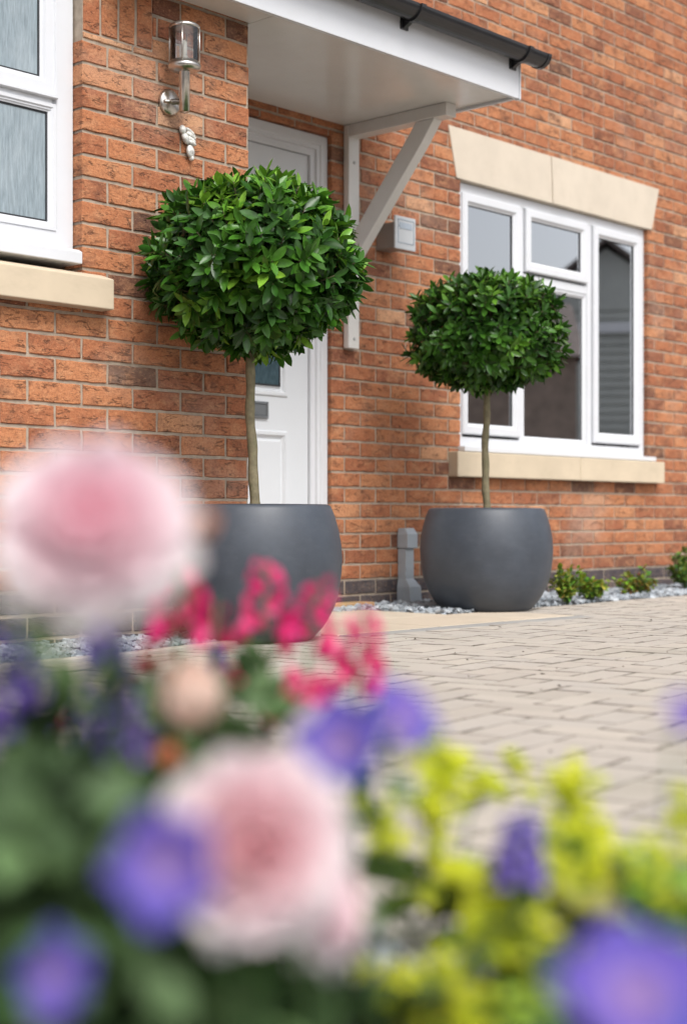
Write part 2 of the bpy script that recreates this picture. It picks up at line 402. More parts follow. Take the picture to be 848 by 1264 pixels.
# stone dressings (parts)
lm = MB(); yf = YR - .006
def quad_prism(mb, pts, y0, y1): mb.prism([(x, y0, z) for x, z in pts], (0, y1 - y0, 0))
def lint_x(x, z, left): return x
quad_prism(lm, [(6.235, 2.192), (7.10, 2.192), (7.085, 2.455), (6.165, 2.455)], yf, YR + .09)
quad_prism(lm, [(7.104, 2.192), (7.262, 2.192), (7.282, 2.455), (7.089, 2.455)], yf - .004, YR + .09)
quad_prism(lm, [(7.266, 2.192), (8.16, 2.192), (8.245, 2.455), (7.286, 2.455)], yf, YR + .09)
lm.build('lintel', M['stone_pale'], house, bevel=.003)
sm = MB(); sm.box(6.174, 7.30, 4.84, 4.97, .64, .77); sm.box(7.303, 8.22, 4.84, 4.97, .64, .77)
sm.build('window_sill', M['stone'], house, bevel=.005)
sm = MB(); sm.prism([(1.9, 4.09, 1.136), (1.9, 4.09, 1.24), (1.9, 4.16, 1.262), (1.9, 4.22, 1.262), (1.9, 4.22, 1.136)], (1.42, 0, 0))
sm.build('window_sill', M['stone'], house, bevel=.004)

# right window: window > pane, sash ...
w = MB()
w.rim(6.274, 8.122, .802, 2.188, [(0, 5.0), (0, 4.93), (.052, 4.93), (.052, 5.0)])
w.box(6.832, 6.872, 4.932, 4.998, .852, 2.138); w.box(7.505, 7.548, 4.932, 4.998, .852, 2.138)
w.box(6.874, 7.503, 4.933, 4.997, 1.728, 1.775)
w.box(6.255, 8.15, 4.858, 5.0, .774, .80)
win = w.build('window', M['upvc'], house, bevel=.003, label='white three light window with clear glass')
def sash(x0, x1, z0, z1, wd, yfr, parent):
    s = MB(); s.rim(x0, x1, z0, z1, [(0, 4.985), (0, yfr + .006), (.006, yfr), (wd - .018, yfr), (wd - .006, yfr + .012), (wd, yfr + .014), (wd, 4.985)])
    o = s.build('sash', M['upvc'], parent, bevel=0)
    g = MB(); g.rim(x0 + wd - .002, x1 - wd + .002, z0 + wd - .002, z1 - wd + .002, [(0, yfr + .018), (.005, yfr + .018), (.005, yfr + .024)]); g.build('seal', M['seal'], parent)
    p = MB(); p.box(x0 + wd - .001, x1 - wd + .001, yfr + .024, yfr + .028, z0 + wd - .001, z1 - wd + .001); p.build('pane', M['glass'], parent)
sash(6.312, 6.826, .868, 2.135, .058, 4.914, win)
sash(6.882, 7.492, 1.788, 2.135, .058, 4.914, win)
sash(7.556, 8.068, .868, 2.135, .060, 4.914, win)
s = MB(); s.rim(6.874, 7.503, .853, 1.727, [(0, 4.985), (0, 4.938), (.012, 4.938), (.026, 4.95), (.026, 4.985)]); s.build('sash', M['upvc'], win)
p = MB(); p.box(6.899, 7.478, 4.955, 4.959, .878, 1.702); p.build('pane', M['glass'], win)
g = MB(); g.rim(6.898, 7.479, .877, 1.703, [(0, 4.951), (.005, 4.951), (.005, 4.955)]); g.build('seal', M['seal'], win)
# room behind it
rm = MB(); x0, x1, y0, y1, z0, z1 = 6.0, 8.6, 5.1, 8.2, .05, 2.5
rm.add([(x0, y0, z0), (x1, y0, z0), (x1, y1, z0), (x0, y1, z0), (x0, y0, z1), (x1, y0, z1), (x1, y1, z1), (x0, y1, z1)],
       [(0, 1, 2, 3), (4, 7, 6, 5), (3, 2, 6, 7), (0, 3, 7, 4), (1, 5, 6, 2)])
rm.build('room', M['plaster'], house)
cu = MB()
for xa, xb in ((7.61, 7.75), (8.06, 8.5)):
    n = 24; pts = [(xa + (xb - xa) * i / n, 5.16 + .02 * math.sin(i * 1.3), 0) for i in range(n + 1)]
    vs = [(p[0], p[1], z) for p in pts for z in (.6, 2.3)]
    cu.add(vs, [(2 * i, 2 * i + 2, 2 * i + 3, 2 * i + 1) for i in range(n)])
cu.build('curtain', M['curtain'], house, smooth=True)
bl = MB()
for i in range(17):
    z = 1.62 + i * .031; bl.prism([(7.76, 5.03, z), (7.76, 5.05, z + .010), (7.76, 5.051, z + .011), (7.76, 5.031, z + .001)], (.46, 0, 0))
bl.box(7.755, 8.225, 5.025, 5.055, 1.585, 1.61)
bl.build('blind', M['curtain'], house)

# left window (frosted)
w = MB(); ya = 4.204; x0, x1, z0, z1 = 2.055, 3.231, 1.335, 2.655
w.rim(x0, x1, z0, z1, [(0, 4.27), (0, ya), (.068, ya), (.076, ya + .012), (.086, ya + .012), (.086, 4.27)])
w.box(x0 + .087, x1 - .087, ya + .001, 4.27, 1.805, 1.845)
lw = w.build('window', M['upvc'], house, label='white window with frosted streaky glass')
s = MB(); s.rim(2.12, 3.160, 1.842, 2.60, [(0, 4.262), (0, ya - .012), (.003, ya - .016), (.012, ya - .016), (.016, ya - .010), (.050, ya - .010), (.056, ya - .002), (.066, ya), (.066, 4.26)])
s.build('sash', M['upvc'], lw)
s = MB(); s.rim(2.14, 3.139, 1.418, 1.806, [(-.02, 4.262), (-.02, ya - .004), (-.008, ya - .004), (0, ya + .004), (.008, ya + .006), (.008, 4.26)])
s.build('sash', M['upvc'], lw)
g = MB(); g.rim(2.146, 3.131, 1.426, 1.798, [(0, ya + .010), (.0065, ya + .010), (.0065, ya + .02)]); g.rim(2.186, 3.094, 1.908, 2.534, [(0, ya + .004), (.0065, ya + .004), (.0065, ya + .02)])
g.build('seal', M['seal'], lw)
p = MB(); p.box(2.15, 3.13, ya + .012, ya + .018, 1.427, 1.797); p.build('pane', M['obscure'], lw)
p = MB(); p.box(2.19, 3.09, ya + .006, ya + .012, 1.91, 2.53); p.build('pane', M['obscure'], lw)
u = MB(); u.prism([(1.99, 4.125, 1.284), (1.99, 4.125, 1.324), (1.99, 4.142, 1.333), (1.99, 4.27, 1.338), (1.99, 4.27, 1.284)], (1.222, 0, 0)); u.build('sill', M['upvc'], lw, bevel=.003)
rb2 = MB(); rb2.box(1.9, 3.5, 4.4, 4.42, .8, 2.7); rb2.build('room', M['plaster'], house)

# door
d = MB(); yd = 4.925
d.rim(4.205, 5.282, -.12, 2.228, [(0, 5.02), (0, yd), (.040, yd), (.046, yd + .008), (.062, yd + .008), (.066, yd + .02), (.095, yd + .02), (.095, 5.02)])
fr = d.build('door_frame', M['upvc'], house)
d = MB(); yl = yd + .035
# leaf with raised mouldings: outer skin pieces butt round the panels
def panel(mb, x0, x1, z0, z1, y): mb.rim(x0, x1, z0, z1, [(-.001, y + .02), (-.001, y - .001), (.006, y - .009), (.020, y - .009), (.030, y + .004), (.038, y + .006), (.050, y - .002)])
LX0, LX1, LZ0, LZ1 = 4.303, 5.184, .03, 2.13
holes = [(4.465, 5.045, .19, .828), (4.465, 5.045, .985, 1.98)]
xs = [LX0, 4.465, 5.045, LX1]; zs = [LZ0, .19, .828, .985, 1.98, LZ1]
for i in range(3):
    for j in range(5):
        if i == 1 and j in (1, 3): continue
        d.add([(xs[i], yl, zs[j]), (xs[i + 1], yl, zs[j]), (xs[i + 1], yl, zs[j + 1]), (xs[i], yl, zs[j + 1])], [(0, 1, 2, 3)])
for h in holes: panel(d, h[0], h[1], h[2], h[3], yl)
d.add([(4.515, yl - .002, .24), (4.995, yl - .002, .24), (4.995, yl - .002, .778), (4.515, yl - .002, .778)], [(0, 1, 2, 3)])
d.box(LX0, LX1, yl + .021, yl + .03, LZ0, LZ1)
door = d.build('door', M['doorpaint'], house, label='white front door with a dark glass light and a letterbox')
p = MB(); p.box(4.514, 4.996, yl - .0015, yl + .006, 1.034, 1.931); p.build('pane', M['doorglass'], door)
g = MB(); g.rim(4.511, 4.999, 1.031, 1.934, [(0, yl - .0035), (.009, yl - .0035), (.009, yl)]); g.build('seal', M['seal'], door)
lb = MB(); lb.rim(4.592, 4.914, .880, .957, [(0, yl), (0, yl - .012), (.01, yl - .014), (.014, yl - .008)]); lb.box(4.606, 4.900, yl - .010, yl, .894, .943)
lb.build('letterbox', simple('satin_grey_metal', (.20, .215, .23), .35, metal=.5), door, bevel=.001)
hd = MB(); hd.box(4.34, 4.375, yl - .012, yl, .98, 1.22); hd.tube([(4.357, yl - .01, 1.12), (4.357, yl - .05, 1.12), (4.47, yl - .052, 1.12)], .009)
hd.build('handle', M['steel'], door)
d = MB(); d.box(4.16, 5.47, 4.79, 4.892, 0, .026); d.build('threshold', M['wood'], house, bevel=.004)

# canopy
ZS = .42 + 1.877; YF = 3.98; CXL, CXR = 3.3, 5.52
c = MB(); c.box(CXL + .02, XC - .002, YF + .021, YL - .007, ZS, ZS + .02); c.box(XC + .001, CXR - .021, YF + .021, YR - .007, ZS, ZS + .02)
canopy = c.build('canopy', M['upvc_soft'], house, bevel=.001, label='white porch canopy with a glossy flat underside')
c = MB(); c.box(CXL, CXR - .006, YF, YF + .02, ZS - .012, ZS + .172); c.box(CXR - .02, CXR - .001, YF + .021, YR - .007, ZS - .012, ZS + .163); c.box(CXR - .0055, CXR + .004, YF - .004, YF + .024, ZS - .016, ZS + .150)
c.build('fascia', M['upvc'], canopy, bevel=.002)
c = MB(); pit = math.tan(math.radians(30)); zr = ZS + .165
for i in range(5):
    ya_, yb_ = YF + .01 + i * .18, YF + .01 + (i + 1) * .18 + .01
    za_, zb_ = zr + (ya_ - YF) * pit + .03, zr + (yb_ - YF) * pit
    yb_ = min(yb_, YR - .007)
    c.prism([(CXL - .03, ya_, za_ - .02), (CXL - .03, ya_, za_), (CXL - .03, yb_, zb_ + .015), (CXL - .03, yb_, zb_ - .015)], (CXR - CXL + .04, 0, 0))
c.build('tiled_roof', M['tile'], canopy)
c = MB(); c.prism([(CXR - .012, YF + .02, zr), (CXR - .012, YR - .007, zr), (CXR - .012, YR - .007, zr + .9 * pit)], (.01, 0, 0)); c.build('gable_end', M['upvc_soft'], canopy)
# gutter
gt = MB(); gy, gz, gr = YF - .050, ZS + .186, .053
def half(r0, r1, xa, xb, mb):
    n = 14; vs = []
    for x in (xa, xb):
        for r in (r0, r1):
            for k in range(n + 1):
                t = math.pi * k / n; vs.append((x, gy - math.cos(t) * r, gz - math.sin(t) * r))
    m_ = n + 1; fs = []
    for k in range(n):
        fs += [(k, k + 1, 2 * m_ + k + 1, 2 * m_ + k), (m_ + k + 1, m_ + k, 3 * m_ + k, 3 * m_ + k + 1), (k + 1, k, m_ + k, m_ + k + 1), (2 * m_ + k, 2 * m_ + k + 1, 3 * m_ + k + 1, 3 * m_ + k)]
    fs += [(0, 2 * m_, 3 * m_, m_), (n, m_ + n, 3 * m_ + n, 2 * m_ + n)]
    mb.add(vs, fs)
GX = CXR + .09
half(gr, gr - .004, CXL - .05, GX, gt); half(gr + .004, gr - .0045, GX - .02, GX + .002, gt)
vs = [(GX, gy - math.cos(math.pi * k / 14) * (gr + .003), gz - math.sin(math.pi * k / 14) * (gr + .003)) for k in range(15)]
gt.prism(vs, (.006, 0, 0))
gutter = gt.build('gutter', M['gutter'], house, smooth=False, bevel=.001, label='black half round gutter along the canopy edge')
for x in (3.6, 4.72, 5.46):
    b = MB(); half(gr + .008, gr - .001, x - .014, x + .014, b); b.box(x - .022, x + .022, YF - .008, YF - .0005, ZS + .105, ZS + .17)
    b.prism([(x - .010, YF - .008, ZS + .108), (x - .010, YF - .008, ZS + .15), (x - .010, YF - .05, ZS + .132)], (.02, 0, 0)); b.build('bracket', M['gutter'], gutter)
# gallows bracket
c = MB(); c.box(5.36, 5.435, 4.858, YR - .007, 1.234, ZS - .002); c.build('bracket_post', M['upvc_soft'], canopy, bevel=.004)
c = MB(); c.box(5.361, 5.434, 4.27, 4.857, ZS - .06, ZS - .001); c.build('bracket_beam', M['upvc_soft'], canopy, bevel=.004)
c = MB(); path = []
for i in range(9):
    t = i / 8; y = 4.865 - .50 * t; z = 1.70 + (ZS - .075 - 1.70) * t - .055 * math.sin(math.pi * t) * -1 * .0; path.append((y + .012 * math.sin(math.pi * t), z - .008 * math.sin(math.pi * t)))
lo = [(5.368, y - .035, z - .03) for y, z in path]; hi = [(5.368, y + .028, z + .025) for y, z in path]
lo = [(5.368, 4.857, 1.62), (5.368, 4.62, 1.90), (5.368, 4.42, 2.135), (5.368, 4.345, ZS - .061)]; hi = [(5.368, 4.857, 1.755), (5.368, 4.68, 1.965), (5.368, 4.50, 2.178), (5.368, 4.455, ZS - .061)]
c.prism(lo + hi[::-1], (.058, 0, 0)); c.build('bracket_brace', M['upvc_soft'], canopy, bevel=.003)
M['cap'] = simple('grey_screw_cap', (.4, .4, .4), .5)
for z in (1.28, 2.12):
    c = MB(); c.lathe((5.398, 4.857, z), [(.008, 0), (.008, .002), (.0, .003)], 16, axis=(0, -1, 0)); c.build('screw_cap', M['cap'], canopy)

# ------------------------------------------------------------------ wall things
# lantern on the projecting wall
def wallpt(x, y, Y): 
    a = (x - CX) / F; t = Y / (SA - a * CA); return Vector((t * (CA + a * SA), Y, EYE + (HY - y) / F * t))
LY = YL - .10
cb = wallpt(228, 88, LY)
lan = empty('wall_lantern', (cb.x, YL, cb.z - .1), 'brushed steel wall lantern with a clear glass cylinder on the brick wall', 'wall light')
pb = wallpt(208, 127, YL)
b = MB(); b.lathe((pb.x, YL, pb.z), [(.0, -.0), (.047, 0), (.047, .010), (.040, .018), (.0, .024)], 40, axis=(0, -1, 0)); b.tube([(pb.x - .04, YL - .026, pb.z - .006), (pb.x + .04, YL - .026, pb.z + .006)], .0055, 8); b.build('wall_plate', M['steel'], lan, smooth=True)
b = MB(); tx, tz = cb.x, wallpt(228, 138, LY).z
b.tube([(pb.x, YL - .02, pb.z), (pb.x + .02, LY + .03, pb.z - .004), (tx, LY, pb.z - .006)], .011, 12)
b.lathe((tx, LY, tz), [(0, 0), (.019, 0), (.019, cb.z - tz - .006), (.022, cb.z - tz)], 28); b.build('arm', M['steel'], lan, smooth=True)
zt = wallpt(228, 33, LY).z; H = zt - cb.z
b = MB(); b.lathe((tx, LY, cb.z), [(.0, -.004), (.036, -.002), (.056, .006), (.058, .014), (.058, .022), (.052, .023), (.050, .034), (.0, .034)], 40); b.build('cup', M['steel'], lan, smooth=True)
b = MB(); b.lathe((tx, LY, zt), [(.0, .010), (.045, .008), (.053, .002), (.054, -.006), (.050, -.008), (.0, -.006)], 40); b.build('cap', M['steel'], lan, smooth=True)
b = MB(); b.lathe((tx, LY, cb.z), [(.050, .030), (.050, H - .004)], 40); b.build('glass_cylinder', M['lglass'], lan, smooth=True)
for q in range(4):
    b = MB(); w_ = math.radians(40 + 90 * q); b.tube([(tx + .0535 * math.cos(w_), LY + .0535 * math.sin(w_), cb.z + .02), (tx + .0535 * math.cos(w_), LY + .0535 * math.sin(w_), zt)], .0022, 6); b.build('guard_rod', M['steel'], lan, smooth=True)
b = MB(); b.lathe((tx, LY, cb.z + .034), [(.012, 0), (.012, .02), (.006, .022), (.0085, .04), (.0085, .07), (.0, .08)], 16); b.build('bulb', simple('clear_bulb', (.75, .72, .62), .15), lan, smooth=True)
# ornament: leaf-shaped pewter relief of a bee
oc = wallpt(230, 176, YL - .004)
orn = empty('wall_ornament', (oc.x, YL, oc.z), 'small mottled silvery white ornament on the bricks below the lantern', 'ornament')
def blob(mb, c, rx, ry, rz, rot=0, nz_=8, ns=12, col=(1, 1, 1)):
    vs = []; 
    for i in range(nz_ + 1):
        th = math.pi * i / nz_
        for k in range(ns):
            ph = 2 * math.pi * k / ns
            x, y, z = rx * math.sin(th) * math.cos(ph), ry * math.sin(th) * math.sin(ph), rz * math.cos(th)
            x, z = x * math.cos(rot) - z * math.sin(rot), x * math.sin(rot) + z * math.cos(rot)
            vs.append((c[0] + x, c[1] + y, c[2] + z))
    fs = [(i * ns + k, i * ns + (k + 1) % ns, (i + 1) * ns + (k + 1) % ns, (i + 1) * ns + k) for i in range(nz_) for k in range(ns)]
    mb.add(vs, fs, 0, col)
b = MB()
for dx, dz, rx, rz, rt in ((-.024, .040, .013, .018, .3), (.013, -.032, .017, .025, .15), (.018, -.056, .007, .010, 0), (-.010, .012, .014, .024, .6)):
    blob(b, (oc.x + dx, YL - .013, oc.z + dz), rx, .012, rz, rt)
b.build('body', M['ornament'], orn, smooth=True)
for q in range(4):
    b = MB(); blob(b, (oc.x + .012 + q * .002, YL - .014 - .002 * (q % 2), oc.z + .038 - q * .013), .027 - q * .002, .009, .0085, -.5 + q * .1); b.build('wing', M['ornament'], orn, smooth=True)

# square up light on the set back wall
a0 = wallpt(467, 281, YR); fx = empty('wall_light', (a0.x + .05, YR, a0.z - .03), 'square grey wall light with a pale face panel beside the porch bracket', 'wall light')
pf = wallpt(488, 265, YR - .13); pe = wallpt(513, 311, YR - .13)
b = MB(); b.box(pf.x + .008, pe.x - .04, YR - .118, YR, pf.z - .155, pf.z - .03); b.build('housing', M['grey_metal'], fx, bevel=.003)
b = MB(); b.box(pf.x, pe.x, YR - .13, YR - .1185, pe.z - .0, pf.z); b.build('face_panel', M['lamp_face'], fx, bevel=.003)
b = MB(); b.rim(pf.x + .018, pe.x - .014, pe.z + .03, pf.z - .015, [(0, YR - .130), (0, YR - .1325), (.003, YR - .1325), (.003, YR - .1305)]); zc = pf.z - .06
b.box(pf.x + .03, pe.x - .028, YR - .1322, YR - .1304, zc, pf.z - .03); b.build('sensor_window', simple('blue_grey_lens', (.42, .48, .55), .2), fx)

# cable entry cover on the wall foot
cx0 = wallpt(496, 700, YR - .05); cbx = empty('cable_cover', (cx0.x, YR, 0), 'grey plastic cable entry cover on the wall beside the smaller looking pot', 'cable cover')
X0 = wallpt(499, 700, YR - .05).x; X1 = wallpt(514, 700, YR - .05).x
b = MB(); 
def lofted(mb, secs):   # secs: (x0,x1,yfront,z)
    vs = []
    for (p0, p1, yfr, z) in secs: vs += [(p0, YR - .004, z), (p0 + .008, yfr, z), (p1 - .008, yfr, z), (p1, YR - .004, z)]
    fs = [(4 * i + k, 4 * i + (k + 1) % 4, 4 * i + 4 + (k + 1) % 4, 4 * i + 4 + k) for i in range(len(secs) - 1) for k in range(4)]
    fs += [(3, 2, 1, 0), tuple(4 * (len(secs) - 1) + k for k in range(4))]
    mb.add(vs, fs)
zt_ = wallpt(500, 652, YR - .06).z
lofted(b, [(X0 - .003, X1 + .01, YR - .085, .0), (X0 - .003, X1 + .008, YR - .08, .085), (X0 + .004, X1 - .012, YR - .05, .125), (X0 + .004, X1 - .012, YR - .05, zt_ - .10)])
b.build('lower_cover', M['cable'], cbx, bevel=.003)
b = MB(); lofted(b, [(X0, X1, YR - .065, zt_ - .099), (X0, X1, YR - .065, zt_ - .03), (X0 + .006, X1 - .006, YR - .045, zt_)]); b.build('upper_cover', M['cable'], cbx, bevel=.003)

# pale round-headed ornament on the inner sill
oi = wallpt(657, 498, 5.1); lp = empty('sill_ornament', (oi.x, 5.1, .80), 'pale round ornament on a stand behind the clear window glass', 'ornament')
b = MB(); blob(b, oi, .042, .035, .034, .25); b.build('globe', simple('pale_ceramic', (.75, .75, .68), .4), lp, smooth=True)
b = MB(); b.lathe((oi.x - .01, 5.1, .78), [(.04, 0), (.04, .01), (.008, .02), (.007, oi.z - .80)], 16); b.build('stand', M['curtain'], lp, smooth=True)

# ------------------------------------------------------------------ ground
def sheet(name, pts, z, m, kind='structure'):
    mb = MB(); mb.add([(x, y, z) for x, y in pts], [tuple(range(len(pts)))]); return mb.build(name, m, kind=kind)
sheet('ground', [(-200, -200), (400, -200), (400, 400), (-200, 400)], -.10, M['asphalt'])
sheet('paving_bed', [(1.2, -6), (18, -6), (18, 4.98), (1.2, 4.98)], -.012, M['sand'])
sheet('soil', [(-4, -6), (1.2, -6), (1.2, 4.2), (-4, 4.2)], -.008, M['soil'])
def ymax(x):
    if x < 4.06: return 3.66 + (x - 3.26) * .18 if x > 3.0 else 3.613 + (x - 3.0) * .05
    if x < 5.58: return 3.636
    return 4.19 + (x - 5.6) * .052
hb = MB(); th = math.radians(8); ux, uy = math.cos(th), math.sin(th)
bw, bl_ = .1, .2; gj = .0020
def block(u0, v0, du, dv):
    cs = [(u0 + gj, v0 + gj), (u0 + du - gj, v0 + gj), (u0 + du - gj, v0 + dv - gj), (u0 + gj, v0 + dv - gj)]
    P_ = [(a * ux - b_ * uy, a * uy + b_ * ux) for a, b_ in cs]
    if all(x < 1.24 for x, y in P_) or all(x > 15.5 for x, y in P_): return
    xm = sum(x for x, y in P_) / 4; ym_ = ymax(xm)
    if all(y > ym_ for x, y in P_) or all(y < -1.8 for x, y in P_): return
    P_ = [(max(x, 1.24), min(y, ym_)) for x, y in P_]
    area = abs(sum(P_[i][0] * P_[(i + 1) % 4][1] - P_[(i + 1) % 4][0] * P_[i][1] for i in range(4))) / 2
    if area < .0015: return
    cx, cy = sum(x for x, y in P_) / 4, sum(y for x, y in P_) / 4
    zj = R.uniform(-.0012, .0012); tx_, ty_ = R.uniform(-.008, .008), R.uniform(-.008, .008)
    vs = [(x, y, -.02) for x, y in P_] + [(x, y, -.006 + zj) for x, y in P_]
    for x, y in P_:
        l = math.hypot(x - cx, y - cy); q = 1 - .0055 / max(l, .01); X, Y = cx + (x - cx) * q, cy + (y - cy) * q
        vs.append((X, Y, zj + (X - cx) * tx_ + (Y - cy) * ty_))
    fs = [(k * 4 + i, k * 4 + (i + 1) % 4, k * 4 + 4 + (i + 1) % 4, k * 4 + 4 + i) for k in range(2) for i in range(4)] + [(8, 9, 10, 11)]
    tn = min(1, max(0, R.gauss(.45, .25))); k_ = R.random()
    hb.add(vs, fs[:8], 0, (tn, k_, 1)); n_ = len(hb.v) - 12; hb.f.append(tuple(i + n_ for i in fs[8])); hb.m.append(0); hb.c.append((tn, k_, 0))
N = 110
for i in range(-40, 2 * N):
    for j in range(-60, 60):
        # 90 degree herringbone: horizontal block at cells (i,i+1), vertical block at column, repeating every 4 cells along the diagonal
        if (i - j) % 4 == 0: block(i * bw, j * bw, bl_, bw)
        if (i - j) % 4 == 3: block(i * bw, j * bw - bw * 1, bw, bl_) if False else block(i * bw, j * bw, bw, bl_)
hb.build('driveway', M['paver'], kind='structure')
# flagstones before the door and grey edging course
fl = MB()
for (xa, xb) in ((4.07, 4.66), (4.665, 5.255), (5.26, 5.6)):
    for (ya_, yb_) in ((3.745, 4.19), (4.195, 4.66)):
        if xa > 5.2 and ya_ > 4: continue
        zj = R.uniform(-.001, .001); fl.box(xa, xb, ya_, yb_, -.03, zj + .001, col=(R.random(), R.random(), 0))
fl.box(4.07, 5.255, 4.665, 4.788, -.03, .0, col=(.4, .2, 0))
fl.build('door_slabs', M['slab'], kind='structure', bevel=.004)
gs = MB(); x = 4.07
while x < 5.6: gs.box(x, x + .196, 3.642, 3.74, -.03, R.uniform(-.001, .001), col=(R.random(), R.random(), 0)); x += .2
gs.build('edging_course', M['greyset'], kind='structure', bevel=.004)
eg = MB(); eg.prism([(2.0, 3.575, -.05), (3.0, 3.619, -.05), (3.26, 3.668, -.05), (4.055, 3.81, -.05), (4.055, 3.85, -.05), (3.25, 3.705, -.05), (3.0, 3.655, -.05), (2.0, 3.61, -.05)], (0, 0, .062)); eg.build('gravel_edging', M['kerb'], kind='structure', bevel=.004)
kb = MB(); y = -1.5
while y < 4.1:
    kb.box(1.135 + R.uniform(-.004, .004), 1.232, y, y + .196, -.05, .018 + R.uniform(-.004, .004)); y += .2
kb.build('kerb', M['kerb'], kind='structure', bevel=.006)
# slate chips
def stones(areas, name, seed):
    rr = random.Random(seed); mb = MB()
    for (poly, dens, smin, smax, layers) in areas:
        xs = [p[0] for p in poly]; ys = [p[1] for p in poly]
        n = int((max(xs) - min(xs)) * (max(ys) - min(ys)) * dens)
        for _ in range(n):
            x, y = rr.uniform(min(xs), max(xs)), rr.uniform(min(ys), max(ys))
            ins = False; j = len(poly) - 1
            for i in range(len(poly)):
                if (poly[i][1] > y) != (poly[j][1] > y) and x < (poly[j][0] - poly[i][0]) * (y - poly[i][1]) / (poly[j][1] - poly[i][1]) + poly[i][0]: ins = not ins
                j = i
            if not ins: continue
            s = rr.uniform(smin, smax); q = Matrix.Rotation(rr.uniform(0, 6.28), 3, 'Z') @ Matrix.Rotation(rr.uniform(-.6, .6), 3, 'X') @ Matrix.Rotation(rr.uniform(-.5, .5), 3, 'Y')
            sx, sy, sz = s, s * rr.uniform(.55, .9), s * rr.uniform(.28, .6)
            c = Vector((x, y, rr.uniform(-.004, layers)))
            vs = [c + q @ Vector((a * sx * rr.uniform(.3, .55), b_ * sy * rr.uniform(.3, .55), d_ * sz * rr.uniform(.35, .55))) for a in (-1, 1) for b_ in (-1, 1) for d_ in (-1, 1)]
            mb.add(vs, [(0, 1, 3, 2), (4, 6, 7, 5), (0, 4, 5, 1), (2, 3, 7, 6), (0, 2, 6, 4), (1, 5, 7, 3)], 0, (rr.random(), rr.random(), 0))
    return mb.build(name, M['chip'], kind='stuff', label=None)
g1 = stones([([(5.26, 4.20), (5.6, 4.20), (15, 4.68), (15, 4.9), (5.26, 4.9)], 2300, .016, .036, .014), ([(5.0, 4.67), (5.3, 4.67), (5.3, 4.9), (5.48, 4.9), (5.0, 4.8)], 2300, .014, .03, .01)], 'slate_gravel', 3)
g1['label'] = 'loose blue grey slate chippings along the foot of the set back wall'; g1['category'] = 'gravel'
g2 = stones([([(2.0, 3.62), (3.0, 3.66), (4.05, 3.86), (4.05, 4.16), (2.0, 4.16)], 2300, .014, .032, .012)], 'slate_gravel', 4)
g2['label'] = 'slate chippings around the foot of the nearer pot'; g2['category'] = 'gravel'
g3 = stones([([(.2, -.6), (1.13, -.6), (1.13, 2.6), (.2, 2.6)], 1700, .018, .038, .012)], 'slate_gravel', 5)
g3['label'] = 'slate chippings mulching the flower bed between the plants'; g3['category'] = 'gravel'

# ------------------------------------------------------------------ leaves
def leaf_tpl(w=.17, fold=.35, droop=.18, n=5):
    """unit leaf along +X, normal +Z"""
    vs = []; prof = [0, .66, .98, 1.0, .70, 0][:]; n = 5
    for i in range(n + 1):
        t = i / n; x = t; z = -droop * t * t; h = w * prof[i]
        vs.append((x, 0, z - fold * h * .6))
        if 0 < i < n: vs += [(x, h, z + fold * h * .4), (x, -h, z + fold * h * .4)]
    # index: 0 base; then (c,l,r)*4; tip
    idx = [(0, None, None)] + [(1 + 3 * k, 2 + 3 * k, 3 + 3 * k) for k in range(n - 1)] + [(1 + 3 * (n - 1), None, None)]
    fs = []
    for a, b_ in zip(idx, idx[1:]):
        if a[1] is None: fs += [(a[0], b_[0], b_[1]), (a[0], b_[2], b_[0])]
        elif b_[1] is None: fs += [(a[0], b_[0], a[1]), (a[0], a[2], b_[0])]
        else: fs += [(a[0], b_[0], b_[1], a[1]), (a[0], a[2], b_[2], b_[0])]
    return np.array(vs), fs
TPLS = [leaf_tpl(.185, .35, d) for d in (.02, .14, .28)]
TPLS_R = [leaf_tpl(.30, .3, d) for d in (.05, .2, .35)]
def put_leaf(mb, tpl, p, d, nrm, L, col, keep=None):
    d = d.normalized(); s_ = nrm.cross(d)
    if s_.length < .01: s_ = d.orthogonal()
    s_.normalize(); n_ = d.cross(s_)
    vs, fs = tpl
    A = np.array([d, s_, n_]) * L
    v = vs @ A + np.array(p)
    if keep is not None and not keep(v): return
    mb.add(v.tolist(), fs, 0, col)
def rnd_dir(rr):
    while True:
        v = Vector((rr.uniform(-1, 1), rr.uniform(-1, 1), rr.uniform(-1, 1)))
        if .05 < v.length < 1: return v.normalized()
